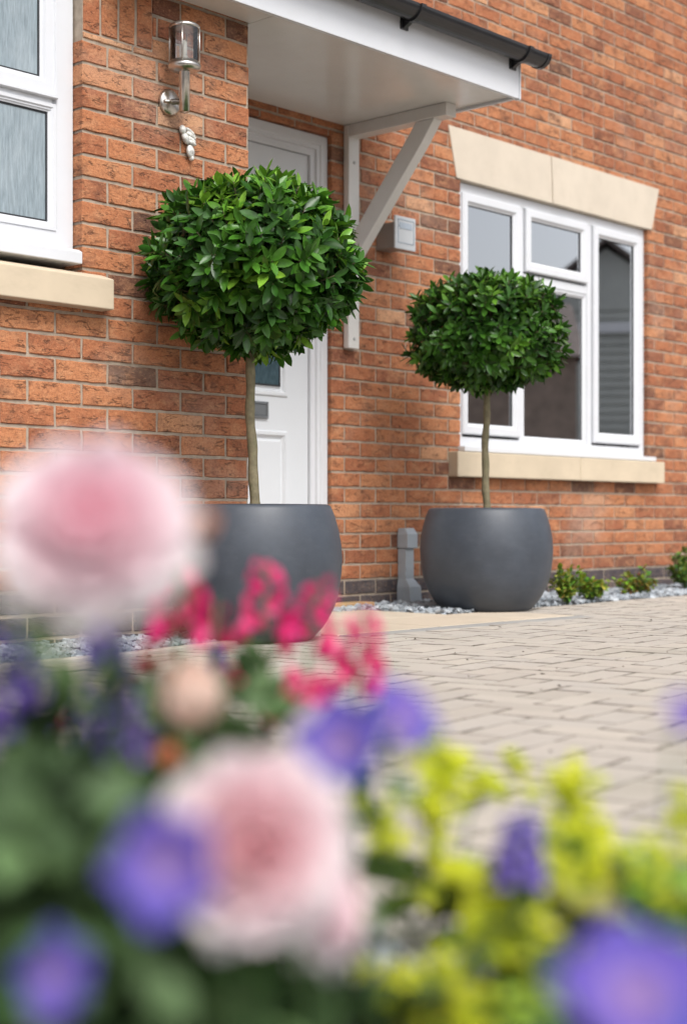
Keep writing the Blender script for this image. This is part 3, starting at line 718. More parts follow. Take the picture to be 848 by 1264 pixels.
def topiary(name, px, Z, trunk_px, crown_c, rx, rz, label, seed, lens, greens, keep=None):
    rr = random.Random(seed)
    base = FW * Z + RT * ((px - CX) / F * Z)
    pot = empty('plant_pot', base, label[0], 'plant pot', 'pair of charcoal bowl planters')
    prof = [(.0, 0), (.190, 0), (.203, .005), (.212, .012), (.239, .041), (.255, .064), (.268, .088), (.279, .111), (.2885, .137), (.2945, .160), (.299, .185), (.305, .232), (.3077, .281), (.3045, .33), (.296, .379), (.283, .4275), (.272, .455), (.266, .467), (.252, .472), (.246, .466), (.247, .44), (.262, .40), (.26, .36)]
    b = MB(); b.lathe(base, prof, 96); b.build('bowl', M['pot'], pot, smooth=True)
    b = MB(); b.lathe(base, [(.259, .405), (.15, .42), (.0, .425)], 40); b.build('compost', M['soil'], pot, smooth=True)
    tree = empty('bay_tree', base + Vector((0, 0, .42)), label[1], 'tree', 'pair of lollipop bay trees')
    cc = Vector(crown_c); top = cc + Vector((0, 0, .02))
    b = MB(); n = 22; path = []
    p0 = base + RT * ((trunk_px - px) / F * Z) + Vector((0, 0, .41)); p1 = cc + RT * (-.015 if seed == 1 else .0) + Vector((0, 0, -.12))
    for i in range(n):
        t = i / (n - 1); path.append(p0.lerp(p1, t) + RT * (.005 * math.sin(t * 7 + seed) + .002 * math.sin(t * 23)) + FW * .004 * math.sin(t * 5))
    b.tube(path, [.0185 - .0035 * (i / (n - 1)) + .0012 * math.sin(i * 1.9) + (.004 if i < 2 else 0) for i in range(n)], 14); b.build('trunk', M['bark'], tree, smooth=True)
    br = MB(); lf = MB(); k = 0
    def env(d):   # crown envelope along a direction
        e = 1.0 + .05 * math.sin(d.x * 5 + seed) * math.cos(d.y * 4) + .04 * math.sin(d.z * 7 + seed * 2)
        zz = rz * (1.0 if d.z > 0 else .97)
        p_ = 2.35
        return e / ((abs(d.x) ** 2 + abs(d.y) ** 2) ** (p_ / 2) / rx ** p_ + abs(d.z) ** p_ / zz ** p_) ** (1 / p_)
    shoots = []
    NS = 600
    for i in range(NS):      # golden spiral for an even cover
        zz = 1 - 2 * (i + .5) / NS; r_ = math.sqrt(1 - zz * zz); ph = i * 2.399963
        d = (Vector((r_ * math.cos(ph), r_ * math.sin(ph), zz)) + rnd_dir(rr) * .10).normalized()
        f = rr.choice([1.0, .97, .93, .88, .82]) - .05
        if rr.random() < .07: f += .05
        shoots.append((d, f))
    for i in range(190): shoots.append((rnd_dir(rr), rr.uniform(.45, .74)))
    for d, f in shoots:
        e = env(d); p = cc + d * e * f
        if keep and p.y > keep: continue
        ax = (d + Vector((0, 0, .55 if d.z > -.3 else .1)) + rnd_dir(rr) * .35).normalized()
        start = cc + d * e * .22 + Vector((0, 0, -.06))
        mid = start.lerp(p, .6) + Vector((0, 0, -.02))
        br.tube([start, mid, p], [.004, .0028, .0016], 5)
        a = ax.orthogonal().normalized(); b_ = ax.cross(a)
        nl = rr.randint(7, 10); ph0 = rr.uniform(0, 6.28)
        young = rr.random() < (.38 if d.z > .2 else .14)
        gcol = rr.choice(greens[1] if young else greens[0])
        for q in range(nl):
            lev = q / nl; w_ = ph0 + q * 2.4; rad_ = a * math.cos(w_) + b_ * math.sin(w_)
            op = math.radians(78 - 58 * lev + rr.uniform(-10, 10))
            dd = ax * math.cos(op) + rad_ * math.sin(op) + Vector((0, 0, -.14))
            nn = (ax * math.sin(op) - rad_ * math.cos(op)) + rnd_dir(rr) * .28
            L = rr.uniform(*lens) * (1 - .28 * lev) * rr.choice([1, 1, 1.1, .85])
            h = rr.uniform(.6, 1.35)
            col = tuple(c * h for c in gcol)
            pp = p - ax * (.036 * (1 - lev))
            put_leaf(lf, TPLS[rr.randrange(3)], pp, dd, nn, L, col, (lambda v: v[:, 1].max() < keep) if keep else None)
    if True:
        for i in range(7):   # main limbs out of the trunk head
            d = Vector((math.cos(i * .9 + seed), math.sin(i * .9 + seed), .75)).normalized()
            br.tube([p1 + Vector((0, 0, -.02)), p1 + d * .07, p1 + d * .2], [.010, .007, .004], 7)
    br.build('branches', M['twig'], tree, smooth=True)
    lf.build('crown', M['leaf'], tree, smooth=True)
G1 = ([(.034, .110, .012), (.045, .140, .014), (.025, .085, .011), (.058, .165, .018), (.040, .105, .024)], [(.11, .26, .022), (.085, .22, .02), (.15, .30, .03)])
G2 = ([(.030, .090, .012), (.040, .115, .014), (.022, .070, .011), (.048, .135, .016)], [(.085, .20, .02), (.075, .18, .018)])
Z1, Z2 = 5.33, 7.07
c1 = W(314, 328, Z1)
topiary('bay_tree', 314, Z1, 313, c1, .375, .305, ('charcoal bowl planter at the corner of the projecting wall, nearer of the pair', 'clipped round bay tree in the nearer pot, partly hiding the front door'), 1, (.066, .094), G1, keep=None)
c2 = W(600, 411, Z2)
topiary('bay_tree', 600, Z2, 600, c2, .365, .280, ('charcoal bowl planter under the clear window beside the cable cover', 'clipped round bay tree standing in front of the clear window'), 2, (.055, .08), G2, keep=YR - .02)

# small shrubs at the wall foot
def shrub(px, py, Z, h, wdt, label, seed, cols):
    rr = random.Random(seed); base = FW * Z + RT * ((px - CX) / F * Z)
    o = empty('small_shrub', base, label, 'shrub', 'low shrubs along the wall foot'); lf = MB(); st = MB()
    for i in range(26):
        d = Vector((rr.uniform(-1, 1), rr.uniform(-.7, .7), rr.uniform(.5, 1.2))).normalized(); l = h * rr.uniform(.5, 1.05)
        tip = base + Vector((d.x * wdt, d.y * wdt, d.z * l)); st.tube([base, base.lerp(tip, .5) + Vector((0, 0, .01)), tip], [.003, .002, .001], 5)
        for q in range(16):
            t = rr.uniform(.35, 1); p = base.lerp(tip, t)
            put_leaf(lf, TPLS_R[rr.randrange(3)], p, rnd_dir(rr) + d * .8, UP + rnd_dir(rr) * .5, rr.uniform(.022, .038), tuple(c * rr.uniform(.7, 1.3) for c in rr.choice(cols)), lambda v: v[:, 1].max() < YR - .01)
    st.build('stem', M['stem'], o, smooth=True); lf.build('foliage', M['rose_leaf'], o, smooth=True)
YG = [(.16, .27, .03), (.24, .32, .035), (.09, .17, .025), (.28, .29, .05)]
shrub(700, 0, 7.5, .21, .13, 'low yellow green shrub in slate just beside the pot', 21, YG)
shrub(728, 0, 7.7, .19, .10, 'small upright bushy shrub second from the pot', 22, YG)
shrub(785, 0, 8.3, .16, .14, 'small sparse shrub with reddish tips, third from the pot', 23, YG + [(.25, .13, .05)])
shrub(846, 0, 8.95, .30, .15, 'taller dark green shrub at the far end of the wall', 24, [(.09, .17, .03), (.15, .22, .03)])

# ------------------------------------------------------------------ flowers in the bed
def petal_patch(mb, c, ax, phi, th0, th1, L, wd, cup, colf, nu=6, nv=6, r0=.0, rr=R, ruf=0):
    a = ax.orthogonal().normalized(); b_ = ax.cross(a); out = a * math.cos(phi) + b_ * math.sin(phi); side = ax.cross(out)
    vs = []; p = c + out * r0
    st = L / nv; ph = rr.uniform(0, 6)
    for j in range(nv + 1):
        v = j / nv; th = th0 + (th1 - th0) * v
        d = ax * math.cos(th) + out * math.sin(th); nrm = out * math.cos(th) - ax * math.sin(th)
        w_ = wd * (.28 + .72 * math.sin(math.pi * min(1, .08 + v * .62)) ** .8) * (1 - .55 * max(0, v - .8) / .2 * .9)
        for i in range(nu + 1):
            u = 2 * i / nu - 1
            vs.append(p + side * (u * w_) - nrm * (cup * u * u * w_) - d * (.18 * L * u * u * v) + nrm * ruf * math.sin(u * 5 + ph) * v)
        p = p + d * st
    fs = [(j * (nu + 1) + i, j * (nu + 1) + i + 1, (j + 1) * (nu + 1) + i + 1, (j + 1) * (nu + 1) + i) for j in range(nv) for i in range(nu)]
    n = len(mb.v); mb.v.extend([tuple(q) for q in vs])
    for k, f in enumerate(fs):
        mb.f.append(tuple(i + n for i in f)); mb.m.append(0); mb.c.append(colf((k // nu) / nv))
def lerp3(a, b_, t): return tuple(a[i] + (b_[i] - a[i]) * t for i in range(3))
def rose(c, ax, rad, inner, outer, parent, rr, label=None, openness=1.0):
    mb = MB(); ax = ax.normalized()
    rings = [(5, 8, -10, .42, .30, .10), (6, 14, 0, .5, .36, .12), (8, 24, 8, .60, .42, .2), (9, 36, 16, .70, .46, .32), (10, 48, 26, .80, .50, .45), (11, 60, 40, .90, .54, .6), (11, 74, 58, 1.0, .56, .8), (10, 88, 80, 1.05, .58, 1.0), (8, 104, 105, 1.0, .58, 1.0)]
    for ri, (n, t0, t1, L, wd, k) in enumerate(rings):
        for q in range(n):
            cb_ = lerp3(inner, outer, min(1, k * rr.uniform(.8, 1.2)))
            edge = lerp3(cb_, (min(1, cb_[0] * 1.06), min(1, cb_[1] * 1.2), min(1, cb_[2] * 1.15)), .7)
            petal_patch(mb, c - ax * rad * .25, ax, 2 * math.pi * q / n + ri * .7 + rr.uniform(-.1, .1), math.radians(t0 * openness + 28 * openness * (ri > 2) * .3), math.radians((t1 - 12) * openness), rad * L * rr.uniform(.92, 1.06), rad * wd, .45, lambda v: lerp3(cb_, edge, v), rr=rr, ruf=rad * .03)
    o = mb.build('rose_bloom', M['petal'], parent, smooth=True, label=label)
    sp = MB()
    for q in range(5): put_leaf(sp, TPLS[1], c - ax * rad * .3, (ax.orthogonal().normalized() * math.cos(q * 1.257) + ax.cross(ax.orthogonal().normalized()) * math.sin(q * 1.257)) - ax * .2, ax, rad * .8, (.08, .15, .05))
    sp.build('sepal', M['rose_leaf'], o, smooth=True)
    return o
def bud(c, ax, rad, col, parent, rr, name='rose_bud', label=None):
    mb = MB(); ax = ax.normalized()
    for ri, (n, t0, t1, L) in enumerate([(4, 22, -30, 1.6), (5, 42, -34, 1.8), (6, 62, -38, 2.0)]):
        for q in range(n): petal_patch(mb, c - ax * rad * .8, ax, 2 * math.pi * q / n + ri, math.radians(t0), math.radians(t1), rad * L, rad * .75, .5, lambda v: lerp3(col, tuple(min(1, x * 1.1) for x in col), v), rr=rr)
    o = mb.build(name, M['petal'], parent, smooth=True, label=label)
    sp = MB(); a = ax.orthogonal().normalized(); b_ = ax.cross(a)
    for q in range(5): put_leaf(sp, TPLS[2], c - ax * rad * .85, (a * math.cos(q * 1.257) + b_ * math.sin(q * 1.257)) * .7 + ax * .7, ax * -1, rad * 1.4, (.10, .17, .05))
    sp.build('sepal', M['rose_leaf'], o, smooth=True); return o
def stem_curve(a, b_, bend, n=9):
    a, b_ = Vector(a), Vector(b_); return [a.lerp(b_, i / (n - 1)) + Vector(bend) * math.sin(math.pi * i / (n - 1)) for i in range(n)]
def foliage(mb, rr, c, rad, n, size, cols, tpls=TPLS_R, flat=.5):
    for i in range(n):
        d = rnd_dir(rr); f = rr.random() ** .45; p = Vector(c) + Vector((d.x * rad[0], d.y * rad[1], d.z * rad[2])) * f
        if p.z < .02: continue
        dd = (d + rnd_dir(rr) * .9); h = rr.uniform(.6, 1.35)
        put_leaf(mb, tpls[rr.randrange(3)], p, dd, UP * .8 + rnd_dir(rr) * .8, rr.uniform(*size), tuple(x * h for x in rr.choice(cols)))
RG = [(.055, .105, .035), (.075, .13, .045), (.035, .066, .025), (.09, .155, .045), (.10, .17, .07), (.022, .042, .016), (.12, .19, .09)]
toCam = -FW
def ground_under(p, dx=0, dy=0): return Vector((min(p.x + dx, 1.08), p.y + dy, 0))

def rose_bush(label, seed, root_px, Zr, blooms, buds, clouds):
    rr = random.Random(seed); base = ground_under(W(root_px, 641, Zr)); o = empty('rose_bush', base, label, 'rose bush', 'pale pink roses in the front bed')
    st = MB(); lf = MB()
    for (x, y, Z, ax, r, ci, co) in blooms:
        c = W(x, y, Z); axv = toCam * ax[0] + UP * ax[1] + RT * ax[2]
        rose(c, axv, r, ci, co, o, rr); pth = stem_curve(base, c - axv.normalized() * r * .4, (RT.x * .03, RT.y * .03, .02)); st.tube(pth, .0028, 7)
        for q in range(4):
            t = rr.uniform(.2, .6); p = pth[int(t * 8)]
            put_leaf(lf, TPLS_R[rr.randrange(3)], p, rnd_dir(rr) + UP * .2, UP + rnd_dir(rr) * .4, rr.uniform(.028, .042), tuple(v * rr.uniform(.7, 1.2) for v in rr.choice(RG)))
    for (x, y, Z, ax, r, colr, lab) in buds:
        c = W(x, y, Z); axv = toCam * ax[0] + UP * ax[1] + RT * ax[2]; bud(c, axv, r, colr, o, rr, label=lab)
        st.tube(stem_curve(base, c - axv.normalized() * r * .8, (0, 0, .02)), .0018, 6)
    for (x, y, Z, rad, n, size) in clouds: foliage(lf, rr, W(x, y, Z), rad, n, size, RG)
    if seed == 31:
        for (x, y) in ((70, 985), (120, 1060), (30, 1040), (90, 1130), (20, 960), (150, 1180)): foliage(lf, rr, W(x, y, .72), (.016, .016, .012), 3, (.03, .042), [(.11, .18, .08), (.09, .15, .06)])
    st.build('stem', M['stem'], o, smooth=True); lf.build('foliage', M['rose_leaf'], o, smooth=True)

rose_bush('rose bush with a large pale pink bloom held up before the brick wall', 31, 60, .86,
          [(112, 643, .76, (.86, .50, .1), .054, (.98, .60, .69), (.97, .85, .88))],
          [(250, 648, .86, (.2, .9, .2), .0095, (.80, .48, .34), 'small peach bud')],
          [(20, 1050, 1.0, (.09, .09, .05), 360, (.018, .034)), (60, 1150, .92, (.13, .13, .09), 1100, (.02, .038)), (70, 790, 1.15, (.015, .015, .03), 7, (.03, .04)), (90, 850, .72, (.015, .03, .03), 7, (.04, .05)), (90, 905, 1.0, (.02, .02, .04), 14, (.03, .045))])
rose_bush('rose bush with a deep pink centred bloom low in the bed', 32, 310, .86,
          [(315, 1045, .72, (.93, .25, .10), .050, (.99, .60, .65), (.97, .84, .87)), (405, 1115, .82, (.3, .3, .9), .036, (.96, .62, .69), (.96, .86, .89))],
          [(235, 862, 1.0, (.5, .8, 0), .027, (.97, .76, .67), 'plump pale peach bud'), (392, 915, 1.0, (.4, .8, .3), .026, (.92, .84, .86), 'white pink bud'), (208, 935, 1.0, (.2, .9, -.3), .011, (.75, .30, .16), 'small orange bud'), (68, 897, 1.3, (.2, .9, -.3), .013, (.72, .08, .14), 'small red pink bud')],
          [(190, 1110, 1.05, (.10, .10, .075), 700, (.02, .036)), (230, 1240, .95, (.11, .11, .09), 560, (.03, .05)), (200, 930, 1.25, (.07, .07, .045), 60, (.025, .045)), (350, 1200, .98, (.03, .03, .03), 30, (.03, .045)), (300, 890, 1.2, (.05, .05, .05), 60, (.025, .04))])
# hardy geraniums
def gflower(c, ax, rad, parent, rr):
    mb = MB(); ax = ax.normalized()
    for q in range(5):
        c0, c1_ = (.58, .40, .66), rr.choice([(.17, .13, .56), (.20, .14, .58), (.14, .125, .52)])
        petal_patch(mb, c, ax, 2 * math.pi * q / 5 + .2, math.radians(55), math.radians(92), rad * rr.uniform(.92, 1.08), rad * rr.uniform(.44, .54), .12, lambda v: lerp3(c0, c1_, min(1, v * 2.4)), rr=rr, ruf=rad * .09)
    blob(mb, c + ax * rad * .12, rad * .1, rad * .1, rad * .1, col=(.40, .22, .42))
    return mb.build('flower', M['petal'], parent, smooth=True)
def geranium(label, seed, root_px, Zr, fl_, clouds):
    rr = random.Random(seed); base = ground_under(W(root_px, 641, Zr)); o = empty('geranium_plant', base, label, 'flowering plant', 'violet blue geraniums in the front bed'); st = MB(); lf = MB()
    for (x, y, Z, ax, r) in fl_:
        c = W(x, y, Z); axv = toCam * ax[0] + UP * ax[1] + RT * ax[2]; gflower(c, axv, r, o, rr); pth = stem_curve(base, c - axv.normalized() * .003, (0, 0, .03)); st.tube(pth, .0013, 6)
    for (x, y, Z, rad, n, size) in clouds: foliage(lf, rr, W(x, y, Z), rad, n, size, [(.07, .14, .045), (.05, .11, .035), (.10, .17, .06)])
    st.build('stem', M['stem'], o, smooth=True)
    lf.build('foliage', M['rose_leaf'], o, smooth=True)
geranium('geranium with violet flowers beside the low pink rose', 41, 150, .72, [(208, 1068, .62, (.95, .15, -.05), .0265), (60, 1200, .66, (.70, .1, .62), .023)], [(150, 1260, .8, (.08, .08, .05), 220, (.02, .035))])
geranium('geranium with a pair of violet flowers above the low rose', 42, 460, .95, [(425, 925, .84, (.8, .45, -.3), .031), (490, 893, .86, (.55, .6, .5), .027), (385, 968, .9, (.5, .3, -.7), .02)], [(440, 960, 1.0, (.03, .03, .02), 12, (.02, .03))])
geranium('geranium with large violet flower low before the yellow froth', 43, 780, .72, [(785, 1240, .60, (.60, .66, 0), .037), (842, 882, .78, (.7, .4, .3), .013)], [(800, 1290, .8, (.06, .06, .04), 160, (.02, .035))])

# snapdragons
def floret(mb, c, out, s, col, rr):
    a = out.orthogonal().normalized(); b_ = out.cross(a); lightc = tuple(min(1, x * 1.15 + .02) for x in col)
    for q in range(5): petal_patch(mb, c, out, q * 1.2566 + rr.uniform(-.2, .2), math.radians(10), math.radians(95), s, s * .5, .3, lambda v: lerp3(col, lightc, v), nu=2, nv=3, rr=rr)
def spike(kind, label, seed, x, y0, y1, Z, n, s, cols, group, wid, lean=0, extra=()):
    rr = random.Random(seed); top = W(x + lean, y0, Z); bot = W(x, y1, Z); g0 = ground_under(bot, 0, 0); g0 = Vector((bot.x, bot.y, 0))
    o = empty(kind, g0, label, 'flowering plant', group); st = MB(); st.tube([g0, Vector((bot.x, bot.y, bot.z * .5)), bot, top], [.0028, .0025, .002, .001], 6)
    fm = MB(); lf = MB()
    for i in range(n):
        t = i / n; p = bot.lerp(top, t); ph = i * 2.4; out = Vector((math.cos(ph), math.sin(ph), .25)).normalized()
        floret(fm, p + out * wid * (1 - .55 * t), out, s * (1 - .5 * t) * rr.uniform(.8, 1.15), rr.choice(cols), rr)
    for (ex, ey, en) in extra:
        for i in range(en): floret(fm, W(ex + rr.uniform(-12, 12), ey + rr.uniform(-16, 16), Z), rnd_dir(rr), s * .8, rr.choice(cols), rr)
    for i in range(26):
        t = rr.uniform(.1, .95); p = g0.lerp(bot, t); put_leaf(lf, TPLS[1], p, rnd_dir(rr) + UP * .4, UP, rr.uniform(.03, .05), (.08, .16, .05))
    st.build('stem', M['stem'], o, smooth=True); fm.build('flower_spike', M['petal'], o, smooth=True); lf.build('foliage', M['rose_leaf'], o, smooth=True)
PKS = [(.78, .035, .26), (.85, .06, .32), (.66, .02, .18), (.88, .13, .36)]
SG = 'deep pink snapdragon spikes'
spike('snapdragon', 'magenta snapdragon spike standing before the nearer pot', 51, 328, 694, 795, 1.5, 18, .018, PKS, SG, .017)
spike('snapdragon', 'leaning magenta snapdragon before the edge of the nearer pot, toward the farther pot', 52, 380, 715, 812, 1.45, 14, .018, PKS, SG, .014, lean=14)
spike('snapdragon', 'bright magenta snapdragon low against the block paving', 53, 372, 832, 892, 1.35, 15, .021, PKS, SG, .017, lean=8, extra=[(293, 842, 6), (345, 862, 6)])
spike('snapdragon', 'slender magenta snapdragon farthest from the pale roses', 54, 438, 756, 858, 1.4, 17, .020, PKS, SG, .012, lean=14)
spike('snapdragon', 'magenta snapdragon just beside the large pale bloom', 55, 222, 698, 800, 1.30, 18, .021, PKS, SG, .014)
spike('snapdragon', 'dusky short snapdragon under the large pale bloom', 56, 190, 790, 850, 1.40, 8, .016, [(.55, .05, .12), (.5, .12, .12)], SG, .012)
spike('snapdragon', 'small loose snapdragon low in the bed below the large pale bloom', 57, 72, 885, 905, 1.3, 4, .016, PKS, SG, .008, extra=[(66, 893, 4), (150, 905, 2)])
spike('snapdragon', 'thin snapdragon stem with few dark pink florets beside the peach bud', 58, 262, 740, 800, 1.35, 7, .014, [(.60, .03, .14), (.5, .05, .12)], SG, .009, lean=6)
# salvias
PUR = [(.16, .09, .46), (.21, .12, .52), (.28, .14, .55), (.13, .08, .36)]
SV = 'purple salvia spikes'
for i, (x, y0, y1, Z, lab) in enumerate([(10, 770, 940, 1.0, 'purple salvia spike at the edge of the bed under the pale bloom'), (46, 830, 950, 1.05, 'dark purple salvia spike half hidden by rose leaves'), (150, 838, 945, 1.0, 'slim purple salvia spike over the block paving'), (132, 765, 830, 1.1, 'short purple salvia tip below the pale bloom'), (640, 1010, 1100, 1.0, 'lone lilac spike rising between the yellow flowers'), (268, 800, 850, 1.9, 'faint purple salvia tip behind the peach bud'), (22, 790, 900, 1.25, 'purple salvia spike second from the edge of the bed'), (108, 850, 950, 1.3, 'short dark purple salvia between the rose leaves'), (178, 860, 930, 1.35, 'purple salvia spike close under the peach bud')]):
    spike('salvia', lab, 60 + i, x, y0, y1, Z, 30, .0125 if i != 4 else .014, PUR if i != 4 else [(.28, .2, .62), (.36, .28, .66)], SV, .009, lean=R.uniform(-8, 8))
# lady's mantle: froth of tiny yellow-green flowers
def mantle(label, seed, root, Zr, heads, leaves_):
    rr = random.Random(seed); base = ground_under(W(root, 641, Zr), 0, 0); o = empty('yellow_flower_clump', base, label, 'flowering plant', 'frothy yellow green flower clumps'); st = MB(); fm = MB(); lf = MB()
    YC = [(.80, .82, .04), (.86, .86, .06), (.70, .76, .05), (.88, .88, .14), (.52, .62, .06)]
    for (x, y, Z, r, n) in heads:
        fm = MB(); c = W(x, y, Z); st.tube(stem_curve(base, c, (0, 0, .03)), .0013, 5)
        subs = [c + rnd_dir(rr) * r * rr.uniform(.1, .95) for _ in range(max(4, n // 6))]
        for s_ in subs:
            st.tube([c - UP * r * .8, c.lerp(s_, .6), s_], .0006, 4)
            for q in range(12):
                p = s_ + rnd_dir(rr) * r * .26 * rr.random(); col = rr.choice(YC); ax = (rnd_dir(rr) + UP * 1.1 + toCam * .5).normalized(); a = ax.orthogonal().normalized(); b_ = ax.cross(a); sz = rr.uniform(.0042, .0072)
                vs = [p]; 
                for k in range(8):
                    w_ = k * math.pi / 4; q_ = sz if k % 2 == 0 else sz * .38; vs.append(p + (a * math.cos(w_) + b_ * math.sin(w_)) * q_ + ax * (.25 * q_))
                fm.add(vs, [(0, 1 + k, 1 + (k + 1) % 8) for k in range(8)], 0, col)
        fm.build('flower_head', M['petal'], o)
    for (x, y, Z, r, n) in leaves_:
        c = W(x, y, Z)
        for i in range(n):
            p = c + Vector((rr.uniform(-r, r), rr.uniform(-r, r), rr.uniform(-r, r) * .6)); 
            if p.z < .01: continue
            ax = (UP + rnd_dir(rr) * .7).normalized(); a = ax.orthogonal().normalized(); b_ = ax.cross(a); s_ = rr.uniform(.018, .032); vs = [p]
            for k in range(18):
                w_ = k * 2 * math.pi / 18; q_ = s_ * (1 - .12 * (k % 2)) ; vs.append(p + (a * math.cos(w_) + b_ * math.sin(w_)) * q_ + ax * (.3 * q_ + .0025 * math.cos(3 * w_ * 3)))
            lf.add(vs, [(0, 1 + k, 1 + (k + 1) % 18) for k in range(17)], 0, tuple(v * rr.uniform(.7, 1.3) for v in rr.choice([(.17, .26, .06), (.12, .20, .06), (.24, .33, .07)])))
    st.build('stem', M['stem'], o, smooth=True); lf.build('foliage', M['rose_leaf'], o, smooth=True)
mantle('yellow froth clump with the tallest head, next to the pair of violet flowers', 71, 540, 1.2, [(545, 945, 1.22, .034, 170), (530, 1000, 1.2, .036, 170), (590, 965, 1.25, .026, 100), (470, 1020, 1.15, .028, 90), (560, 1080, 1.12, .036, 130)], [(545, 1110, 1.2, .045, 14), (600, 1150, 1.15, .06, 18)])
mantle('yellow froth clump with two tall heads over the paving', 72, 690, 1.2, [(700, 980, 1.2, .030, 140), (725, 1020, 1.22, .028, 100), (642, 945, 1.3, .018, 60), (690, 1085, 1.1, .044, 230), (745, 1100, 1.12, .034, 130)], [(690, 1150, 1.15, .08, 34), (760, 1180, 1.1, .06, 20)])
mantle('yellow froth clump spreading low and widest in the bed', 73, 640, 1.0, [(600, 1130, 1.02, .034, 130), (640, 1170, 1.0, .036, 190), (560, 1215, .98, .034, 130), (475, 1222, 1.0, .026, 70), (560, 1255, .95, .03, 90), (700, 1200, 1.0, .03, 90)], [(630, 1240, 1.0, .05, 24), (540, 1270, 1.0, .035, 10)])
mantle('yellow green froth clump beyond the large low violet bloom', 74, 820, 1.1, [(845, 1005, 1.15, .022, 70), (820, 1080, 1.1, .036, 120), (845, 1130, 1.05, .03, 90), (770, 1060, 1.2, .024, 50)], [(820, 1160, 1.1, .07, 26)])

# ------------------------------------------------------------------ buildings across the street (seen as reflections in the clear window)
M['render'] = simple('grey_green_cladding', (.44, .455, .43), .8, var=.08, vscale=1)
def mirrored(a, t): return Vector((t * (CA + a * SA), 2 * 4.94 - t * (SA - a * CA), 0))
ap = mirrored(.172, 42.0)
hv = (Vector((7.6, 4.94, 0)) - ap).normalized(); hs = Vector((-hv.y, hv.x, 0))
nb = empty('gabled_house', ap, 'grey clad gabled house across the street mirrored in the clear window', 'house')
zr_, ze, hw = 8.05, 6.3, 2.3
pts = [ap + hs * s_ * hw + UP * z for s_, z in ((-1, 0), (1, 0), (1, ze), (0, zr_ - .15), (-1, ze))]
b = MB(); b.prism(pts, -hv * 9)
for i in range(26):
    z = .3 + i * .235; c0 = ap + UP * z + hv * .003; b.prism([c0 - hs * hw, c0 + hs * hw, c0 + hs * hw + UP * .16, c0 - hs * hw + UP * .16], hv * .05)
b.build('wall', M['render'], nb)
for sgn in (-1, 1):
    b = MB(); e0 = ap + hs * sgn * (hw + .35) + UP * (ze - .28) + hv * .3; r0 = ap + UP * zr_ + hv * .3
    b.prism([e0, r0, r0 + UP * .14, e0 + UP * .14], -hv * 9.6); b.build('roof', M['roof_red'], nb)
b = MB(); c0 = ap + UP * 5.55 + hv * .06; b.prism([c0 - hs * hw, c0 + hs * hw, c0 + hs * hw + UP * .28, c0 - hs * hw + UP * .28], hv * .08); b.build('band', M['upvc'], nb)
bp = mirrored(.075, 30.0); hv2 = (Vector((7.3, 4.94, 0)) - bp).normalized(); hs2 = Vector((-hv2.y, hv2.x, 0))
n2_ = empty('brick_outbuilding', bp, 'low brown brick building across the street mirrored in the middle window light', 'outbuilding')
b = MB(); b.prism([bp - hs2 * 2.35, bp + hs2 * 2.35, bp + hs2 * 2.35 + UP * 3.6, bp - hs2 * 2.35 + UP * 3.6], -hv2 * 5); b.build('wall', M['far_brick'], n2_)
b = MB(); b.prism([bp - hs2 * 2.5 + UP * 3.602 + hv2 * .3, bp - hs2 * 2.5 + UP * 5.0 - hv2 * 2.5, bp - hs2 * 2.5 + UP * 3.602 - hv2 * 5.3], hs2 * 5.0); b.build('roof', M['roof_red'], n2_)

# little dark bits of moss and leaf litter on the paving
rl = random.Random(77); lm_ = MB()
for _ in range(260):
    x, y = rl.uniform(2.2, 9), rl.uniform(.4, 3.6); s_ = rl.uniform(.003, .011); a_ = rl.uniform(0, 3.14)
    dx, dy = math.cos(a_) * s_, math.sin(a_) * s_; h_ = rl.uniform(.001, .004)
    lm_.add([(x - dx, y - dy, .001), (x + dy * .4, y - dx * .4, .001), (x + dx, y + dy, .002), (x - dy * .4, y + dx * .4, .001), (x, y, .002 + h_)], [(0, 1, 4), (1, 2, 4), (2, 3, 4), (3, 0, 4)])
lo_ = lm_.build('leaf_litter', simple('dark_litter', (.06, .045, .03), .9, var=.5, vscale=5), kind='stuff'); lo_['label'] = 'tiny dark bits of moss and leaf litter scattered on the driveway'; lo_['category'] = 'litter'

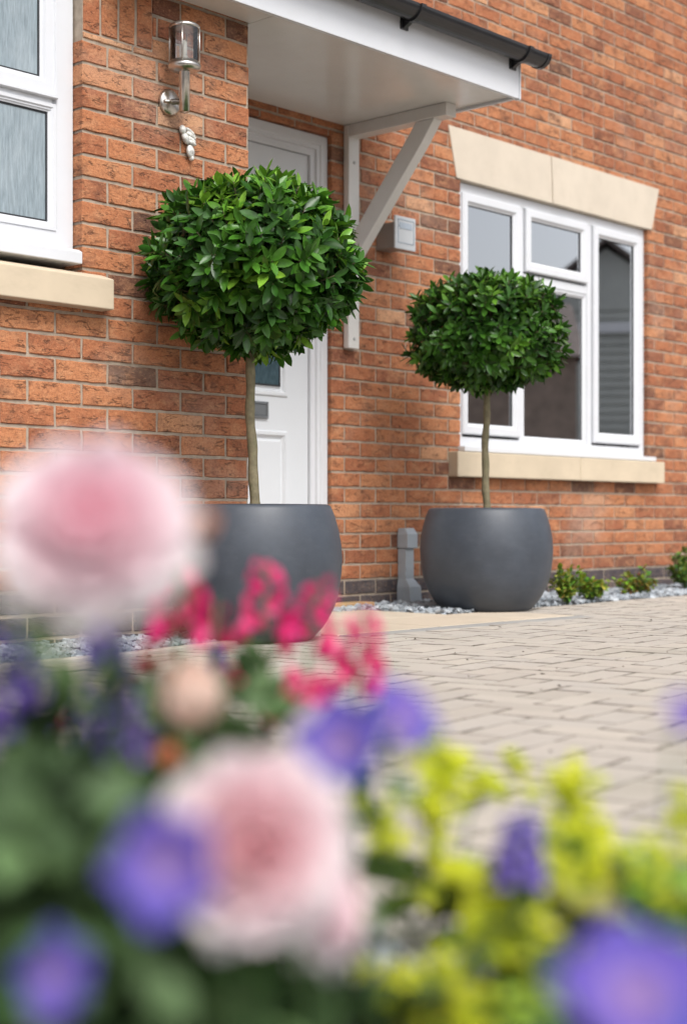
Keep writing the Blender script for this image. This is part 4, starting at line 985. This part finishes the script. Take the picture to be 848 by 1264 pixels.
# ------------------------------------------------------------------ light, sky, camera
world = bpy.data.worlds.new('World'); scene.world = world; world.use_nodes = True
nt = world.node_tree; nt.nodes.clear()
sky = nt.nodes.new('ShaderNodeTexSky'); sky.sky_type = 'NISHITA'; sky.sun_disc = False
SUN_EL, SUN_AZ = math.radians(52), math.radians(200)   # azimuth measured clockwise from +Y
sky.sun_elevation = SUN_EL; sky.sun_rotation = SUN_AZ; sky.air_density = 1.0; sky.dust_density = 4.0; sky.ozone_density = 1.0
bw_ = nt.nodes.new('ShaderNodeRGBToBW'); nt.links.new(sky.outputs[0], bw_.inputs[0])
mxs = nt.nodes.new('ShaderNodeMix'); mxs.data_type = 'RGBA'; mxs.inputs[0].default_value = .78
tint = nt.nodes.new('ShaderNodeMix'); tint.data_type = 'RGBA'; tint.blend_type = 'MULTIPLY'; tint.inputs[0].default_value = 1; tint.inputs[7].default_value = (1.0, .995, 1.0, 1)
nt.links.new(bw_.outputs[0], tint.inputs[6]); nt.links.new(sky.outputs[0], mxs.inputs[6]); nt.links.new(tint.outputs[2], mxs.inputs[7])
bg = nt.nodes.new('ShaderNodeBackground'); bg.inputs[1].default_value = .13; nt.links.new(mxs.outputs[2], bg.inputs[0])
wo = nt.nodes.new('ShaderNodeOutputWorld'); nt.links.new(bg.outputs[0], wo.inputs[0])
sd = bpy.data.lights.new('sun', 'SUN'); sd.energy = 1.3; sd.angle = math.radians(25); sd.color = (1, .97, .93)
so = bpy.data.objects.new('sun', sd); COL.objects.link(so)
sdir = Vector((math.sin(SUN_AZ) * math.cos(SUN_EL), math.cos(SUN_AZ) * math.cos(SUN_EL), math.sin(SUN_EL)))
so.rotation_euler = sdir.to_track_quat('Z', 'Y').to_euler(); so.location = (0, 0, 8)

cd = bpy.data.cameras.new('camera'); cam = bpy.data.objects.new('camera', cd); COL.objects.link(cam); scene.camera = cam
cam.location = (0, 0, EYE)
cam.rotation_euler = (math.radians(90), 0, -math.atan2(FW.x, FW.y))
cd.sensor_fit = 'VERTICAL'; cd.sensor_height = 36; cd.sensor_width = 24; cd.lens = F * 36 / 1264; cd.shift_y = (HY - 632) / 1264
cd.clip_start = .02; cd.clip_end = 2000
cd.dof.use_dof = True; cd.dof.focus_distance = 5.25; cd.dof.aperture_fstop = 2.25; cd.dof.aperture_blades = 0
scene.render.engine = 'CYCLES'; scene.cycles.use_denoising = True; scene.cycles.max_bounces = 8; scene.cycles.transparent_max_bounces = 12
scene.cycles.sample_clamp_indirect = 6
scene.view_settings.view_transform = 'Standard'; scene.view_settings.look = 'None'; scene.view_settings.exposure = 0.88; scene.view_settings.gamma = 1
